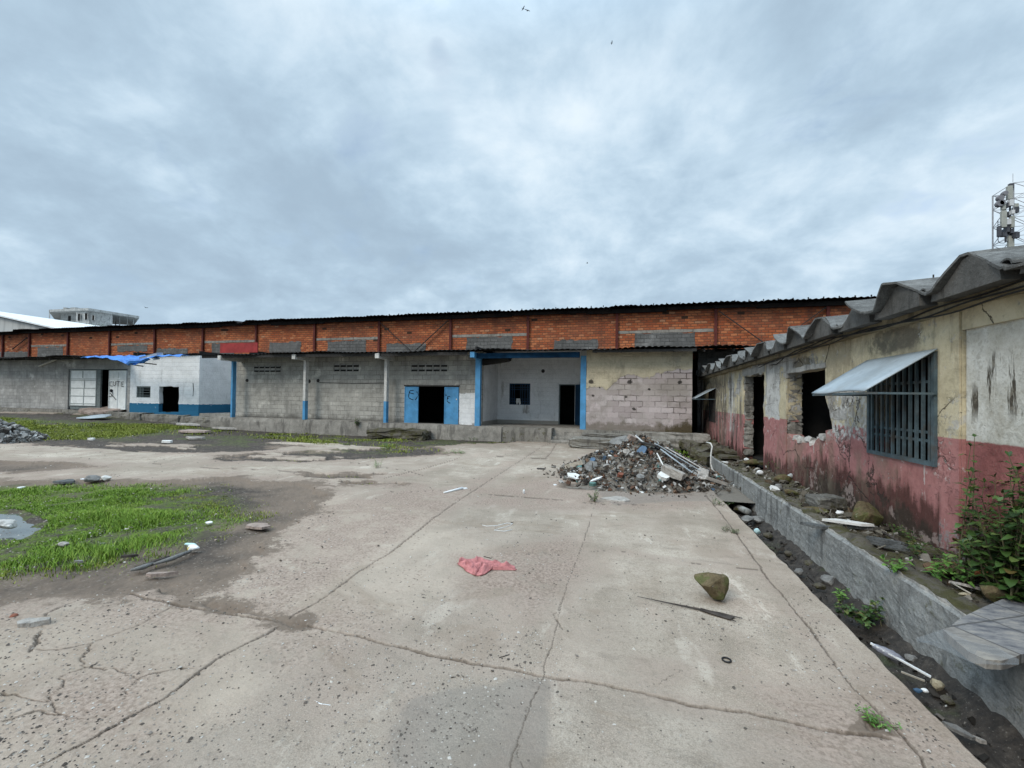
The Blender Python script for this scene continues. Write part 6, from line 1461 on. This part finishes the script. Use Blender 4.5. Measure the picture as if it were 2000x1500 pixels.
shard("tile_shard", "long grey shard in the drain near the bottom edge", "tile", 1878, 1432, 58, .06, .02, M_SHARDG, Dz, rot=-.7, tilt=(.1, .1), n=6); shard("tile_shard", "thin pale shard right of the long grey shard in the drain", "tile", 1912, 1444, 28, .03, .02, M_SHARD, Dz, rot=-.7, n=5)
for k, (x, y, s) in enumerate(((1540, 1085, .10), (1560, 1120, .12), (1600, 1150, .12), (1690, 1180, .14), (1500, 1050, .14), (1460, 1020, .2), (1445, 1000, .22), (1780, 1290, .08), (1850, 1370, .07), (1620, 1140, .16), (1580, 1105, .13), (1480, 1020, .2))):
    rock("drain_stone", "broken mortar lump lying in the drain along the walkway wall", "stone", x, y, (s, s*1.3, s*.7), M_SHARDG if k % 2 else M_WALK, Dz-.03, seed=70+k, sub=2, group="mortar lumps in the drain")

# ================================================================== RUBBLE HEAPS
RUB = [(0, (.035, .03, .026)), (.16, (.075, .062, .05)), (.33, (.12, .102, .083)), (.48, (.18, .16, .135)), (.60, (.10, .055, .036)), (.70, (.16, .10, .065)), (.78, (.26, .245, .225)), (.88, (.40, .39, .37)), (.935, (.62, .62, .60)), (.96, (.05, .08, .12)), (.968, (.17, .075, .05)), (.975, (.10, .20, .19)), (.982, (.05, .05, .055))]
M_RUB = imat("mixed rubble", RUB, .9, .2, True); M_RUBG = imat("grey rubble", [(0, (.06, .055, .05)), (.2, (.14, .135, .125)), (.45, (.24, .235, .225)), (.7, (.33, .32, .30)), (.9, (.48, .47, .45))], .9, .2, True)
def chunk(m, c, s, r):
    k = r.random(); R = eul(r.gauss(0, .7), r.gauss(0, .7), r.random()*6.3)
    if k < .62:
        n = r.choice((4, 5, 5, 6)); t = s*r.uniform(.08, .35)
        pl = [(math.cos(2*math.pi*(i+r.uniform(-.3, .3))/n)*s*r.uniform(.35, .65), math.sin(2*math.pi*(i+r.uniform(-.3, .3))/n)*s*r.uniform(.25, .6)) for i in range(n)]
        m.prism([c + R @ Vector((x, y, 0)) for x, y in pl], R @ Vector((0, 0, t)))
    elif k < .92: m.box(c, (s*r.uniform(.4, .9), s*r.uniform(.3, .7), s*r.uniform(.25, .6)), R, 0, s*.09)
    else: m.box(c, (s*r.uniform(1.2, 2.6), s*r.uniform(.08, .2), s*r.uniform(.05, .12)), R, 0, s*.02)
def heap(label, cx, cy, rx, ry, h, n, seed, mat, s0, s1, z0=0., base=None, pw=1.15):
    r = random.Random(seed); m = MB()
    def H(x, y):
        d = math.hypot((x-cx)/rx, (y-cy)/ry); b = max(0, 1-d)**pw
        return z0 + h*b*(1+.35*(float(fbm(np.array([x*2.]), np.array([y*2.]), 3, seed)[0])-.5))
    rows = [[(x, y, H(x, y)-.05) for x in np.linspace(cx-rx*1.05, cx+rx*1.05, 40)] for y in np.linspace(cy-ry*1.05, cy+ry*1.05, 40)]
    m.sheet(rows)
    for i in range(n):
        a = r.random()*6.283; d = math.sqrt(r.random())*1.0 if i > n*.06 else r.uniform(.9, 1.2); x, y = cx+rx*d*math.cos(a), cy+ry*d*math.sin(a)
        s = s0+(s1-s0)*r.random()**3
        chunk(m, Vector((x, y, H(x, y)+s*.10)), s, r)
    o = m.build("rubble", mat, recalc=False); kind(o, 'stuff'); o['label'] = label; return H
H1 = heap("heap of mixed demolition rubble on the concrete yard", .32, 10.45, 1.85, 2.0, .88, 7000, 5, M_RUB, .02, .125, 0., None, .98)
H2 = heap("low heap of grey broken tiles at the left of the yard", -22.1, 9.9, 2.2, 1.6, .95, 1700, 6, M_RUBG, .06, .26, rise(-21.5, 9.9)-.03)
def onheap(px, py, dy=.0):                                # where the sight of this point meets the heap
    d = ray(px, py); best = None
    for i in range(400):
        t = 6+i*.02; p = Vector((0, 0, CAM_H)) + d*t
        if p.z < H1(p.x, p.y)+dy: return p
        if p.z < 0: return p
    return p
def rub_bar(name, label, cat, a, b, w, h, mat, da=.05, db=.05, group=None):
    p, q = onheap(*a, da), onheap(*b, db); m = MB(); m.bar(p+Vector((0, 0, .03)), q+Vector((0, 0, .03)), w, h); one(m, name, label, cat, mat, q, group)
for k, (a, b, l) in enumerate((((1278, 868), (1368, 922), "uppermost"), ((1284, 872), (1362, 926), "second"), ((1290, 880), (1352, 926), "third"), ((1300, 876), (1372, 918), "lowest"))):
    rub_bar("metal_channel", "%s of the long metal ceiling channels sliding down the heap" % l, "metal channel", a, b, .032, .014, [M_GALV, M_DKST, M_GALV, M_POSTW][k], .20-.03*k, .07, "metal channels on the heap")
rub_bar("dark_board", "dark board on top of the heap above the metal channels", "board", (1246, 865), (1292, 876), .14, .03, M_DKST, .14, .10)
rub_bar("white_lath", "white lath sticking out from the top of the heap", "lath", (1241, 853), (1256, 866), .03, .02, M_PLAST, .14, .03)
rub_bar("white_lath", "thin white lath standing against the concrete beam piece", "lath", (1283, 888), (1295, 912), .025, .02, M_POSTW, .04, .02)
rub_bar("log", "pale round log at the left foot of the heap", "log", (1106, 914), (1140, 905), .11, .10, M_WOODP, .03, .05)
rub_bar("pipe_piece", "white pipe piece at the right foot of the heap by the drain", "pipe", (1380, 936), (1420, 949), .07, .06, M_SHARD, .06, .04)
def beam_piece():
    a, b = onheap(1292, 922, .05), onheap(1338, 944, .05); m = MB(); d = b-a; q = d.to_track_quat('X', 'Z').to_matrix()
    blocky(m, (a+b)/2+Vector((0, 0, .10)), (d.length*.9, .19, .16), q, 4, .06, 0, 2); one(m, "concrete_beam", "pale broken concrete beam piece at the front of the heap", "concrete beam", M_SHARD, b)
beam_piece()
def hshard(name, label, cat, px, py, w, d, t, mat, tilt=(.5, 0), rot=0., n=6, up=.03):
    p = onheap(px, py); r = random.Random(int(px+py)); R = eul(tilt[0], tilt[1], rot); k = depth(p)/FPX; m = MB(); pl = []
    for i in range(n):
        a = 2*math.pi*(i+r.uniform(-.25, .25))/n; q = r.uniform(.8, 1.1); pl.append((math.cos(a)*w*k/2*q, math.sin(a)*d/2*q))
    m.prism([p+Vector((0, -.02, up)) + R @ Vector((x, y, 0)) for x, y in pl], R @ Vector((0, 0, t))); one(m, name, label, cat, mat, p)
hshard("white_board", "pale board leaning at the right end of the heap", "board", 1368, 930, 46, .35, .03, M_SHARD, (.5, -.3), .5, 5); hshard("hollow_block_piece", "curved grey concrete piece on the crest of the heap", "concrete piece", 1212, 866, 46, .4, .10, M_SHARDG, (.6, -.3), .2, 7)
hshard("plaster_lump", "cream plaster lump at the very top of the heap", "plaster lump", 1233, 864, 20, .15, .10, M_SHARDP, (.3, .4), .3, 6, .06); hshard("plastic_bag", "crumpled blue plastic bag on the face of the heap", "bag", 1254, 885, 18, .30, .05, M_BLUEP, (.9, .5), -.8, 8, .04)
hshard("foil_bag", "pale grey bag on the upper face of the heap", "bag", 1223, 886, 15, .14, .05, M_SHARD, (.9, 0), 0, 8); hshard("white_sheet", "broken white sheet at the left foot of the heap", "sheet", 1123, 934, 36, .3, .03, M_WHITE_, (.25, .2), .3, 5)
hshard("white_sheet", "white slab lump beside the concrete beam piece", "slab", 1294, 936, 26, .22, .07, M_WHITE_, (.4, .2), .1, 6); hshard("white_sheet", "narrow white plank low on the face of the heap", "plank", 1165, 940, 32, .06, .03, M_PLAST, (.2, -.3), .6, 5)
hshard("grey_board", "long grey board on the left flank of the heap", "board", 1155, 915, 30, .34, .03, M_SHARDG, (.7, -.6), .8, 6); hshard("blue_cup", "small blue cup on the left flank of the heap", "cup", 1158, 904, 11, .12, .08, M_BLUEP, (.7, 0), 0, 9); hshard("teal_bottle", "teal bottle at the front foot of the heap", "bottle", 1157, 951, 15, .08, .06, plain("teal plastic", (.10, .20, .18), .15), (.2, 0), .3, 8)
hshard("brick_lump", "reddish brick lump low on the face of the heap", "brick", 1211, 933, 13, .10, .07, M_REDB, (.5, .1), .3, 6); hshard("grey_bag", "grey sack lump at the front of the heap", "sack", 1250, 938, 18, .16, .07, M_SHARDG, (.4, 0), 0, 8)
shard("plastic_scrap", "white scrap on the concrete left of the heap", "scrap", 1084, 947, 10, .12, .02, M_PLAST, n=5); shard("paper_scrap", "pale wrapper just before the front foot of the heap", "scrap", 1252, 961, 16, .12, .015, M_WHITE_, n=6, rot=-.4)
shard("dark_piece", "dark flat piece on the slab behind the left of the heap", "scrap", 1058, 916, 22, .2, .03, M_WOODD, n=7); shard("wood_piece", "pale sliver beside the dark flat piece", "scrap", 1046, 923, 16, .06, .02, M_WOODP, n=5)
# loose chips: things one could count in the photograph's foreground
def chips():
    r = random.Random(77); spots = []
    rg = [((700, 1000, 1400, 1140), 40), ((380, 940, 900, 1110), 45), ((0, 1100, 700, 1500), 46), ((500, 1200, 1500, 1500), 44), ((200, 1040, 520, 1200), 25), ((560, 900, 1080, 980), 25), ((700, 842, 1080, 880), 20)]
    for (x0, y0, x1, y1), n in rg:
        for _ in range(n): spots.append((r.uniform(x0, x1), r.uniform(y0, y1)))
    for k, (x, y) in enumerate(spots):
        p = gp(x, y)
        if p.x > 1.5 or p.y > 16.6: continue
        s = r.uniform(.006, .016)*(1+.09*p.y); m = MB(); R = eul(r.gauss(0, .3), r.gauss(0, .3), r.random()*6)
        d = r.random() < .5
        if r.random() < .5: m.box((p.x, p.y, p.z+s*.12), (s, s*r.uniform(.5, .9), s*r.uniform(.3, .6)), R, 0, s*.12)
        else:
            n = 5; m.prism([Vector((p.x, p.y, p.z+s*.04)) + R @ Vector((math.cos(i*1.257+r.random()*.6)*s*.7, math.sin(i*1.257+r.random()*.6)*s*.5, 0)) for i in range(n)], (0, 0, s*.25))
        if d: one(m, "stone_chip", "dark stone chip scattered loose on the concrete yard", "chip", M_CHIPD, p, "dark chips on the yard")
        else: one(m, "stone_chip", "pale stone chip scattered loose on the concrete yard", "chip", M_CHIPL[k % 3], p, "pale chips on the yard")
M_CHIPD = plain("dark chip", (.10, .085, .07), .35); M_CHIPL = [plain("grey chip", (.34, .31, .27), .2), plain("pale chip", (.50, .47, .42), .1), plain("tan chip", (.33, .26, .20), .2)]
chips()
def walkway_litter():
    r = random.Random(12); m = MB()
    for i in range(1500):
        y = r.uniform(3.9, 12.4); x = r.uniform(2.30, 3.0); s = .02+.11*r.random()**4
        if r.random() > .25+.75*float(fbm(np.array([x*2.]), np.array([y*2.]), 3, 9)[0]): continue
        z = .265 - .10*sm(9.5, 11.5, y); chunk(m, Vector((x, y, z+s*.1)), s, r)
    kind(m.build("rubble", imat("walkway litter", [(0, (.04, .034, .026)), (.3, (.09, .078, .06)), (.55, (.15, .135, .11)), (.72, (.10, .07, .045)), (.82, (.22, .205, .18)), (.95, (.42, .41, .38))], .92, .2, True), recalc=False), 'stuff')
    m = MB()
    for i in range(900):
        y = r.uniform(1.5, 13); x = r.uniform(1.72, 2.16); s = .015+.07*r.random()**4; chunk(m, Vector((x, y, -.275+s*.15+abs(x-1.95)*.15)), s, r)
    kind(m.build("debris", imat("drain litter", [(0, (.015, .013, .011)), (.5, (.035, .03, .025)), (.75, (.06, .053, .045)), (.92, (.12, .11, .10)), (.985, (.38, .37, .35))], .85, .3, True), recalc=False), 'stuff')
walkway_litter()
def gravel():
    n = 30000; r = np.random.RandomState(5); q = r.uniform(1428/17., 1428/1.3, n); y = 1428/q; x = 1.6-np.tan(np.radians(r.uniform(0, 72, n)))*(y+1.5)
    cl = npsm(.42, .68, fbm(x*1.1, y*1.1, 4, 300)); k = (r.rand(n) < cl*.9+.06) & (x > -24); x, y = x[k], y[k]; n = len(x)
    s = r.uniform(.0018, .0062, n)*(1+.13*np.hypot(x, y))*np.where(r.rand(n) < .06, 1.8, 1); a = r.uniform(0, 6.28, n); z = npz(x, y)+s*.1+(fbm(x*.7, y*.7, 3, 41)-.5)*.035
    o = [(1, 0, 0), (-.3, .8, .1), (-.9, -.1, 0), (0, -.75, .05), (.1, .1, .65)]
    V = np.zeros((n, 5, 3))
    for i, (u, v, w) in enumerate(o):
        f = r.uniform(.7, 1.3, n); V[:, i, 0] = x+(u*np.cos(a)-v*np.sin(a))*s*f; V[:, i, 1] = y+(u*np.sin(a)+v*np.cos(a))*s*f; V[:, i, 2] = z+w*s
    b = np.arange(n)*5; F = np.stack([b, b+1, b+4, b+1, b+2, b+4, b+2, b+3, b+4, b+3, b, b+4], 1).ravel()
    me = bpy.data.meshes.new("gravel"); me.vertices.add(n*5); me.vertices.foreach_set('co', V.astype(np.float32).ravel()); me.loops.add(len(F)); me.loops.foreach_set('vertex_index', F.astype(np.int32))
    me.polygons.add(n*4); me.polygons.foreach_set('loop_start', np.arange(0, n*12, 3, dtype=np.int32)); me.update(calc_edges=True)
    me.materials.append(imat("mixed gravel", [(0, (.05, .042, .036)), (.35, (.12, .10, .085)), (.6, (.22, .19, .165)), (.85, (.34, .31, .27)), (.96, (.46, .43, .39))], .9, .2))
    ob = bpy.data.objects.new("gravel", me); COL.objects.link(ob); kind(ob, 'stuff')
gravel()
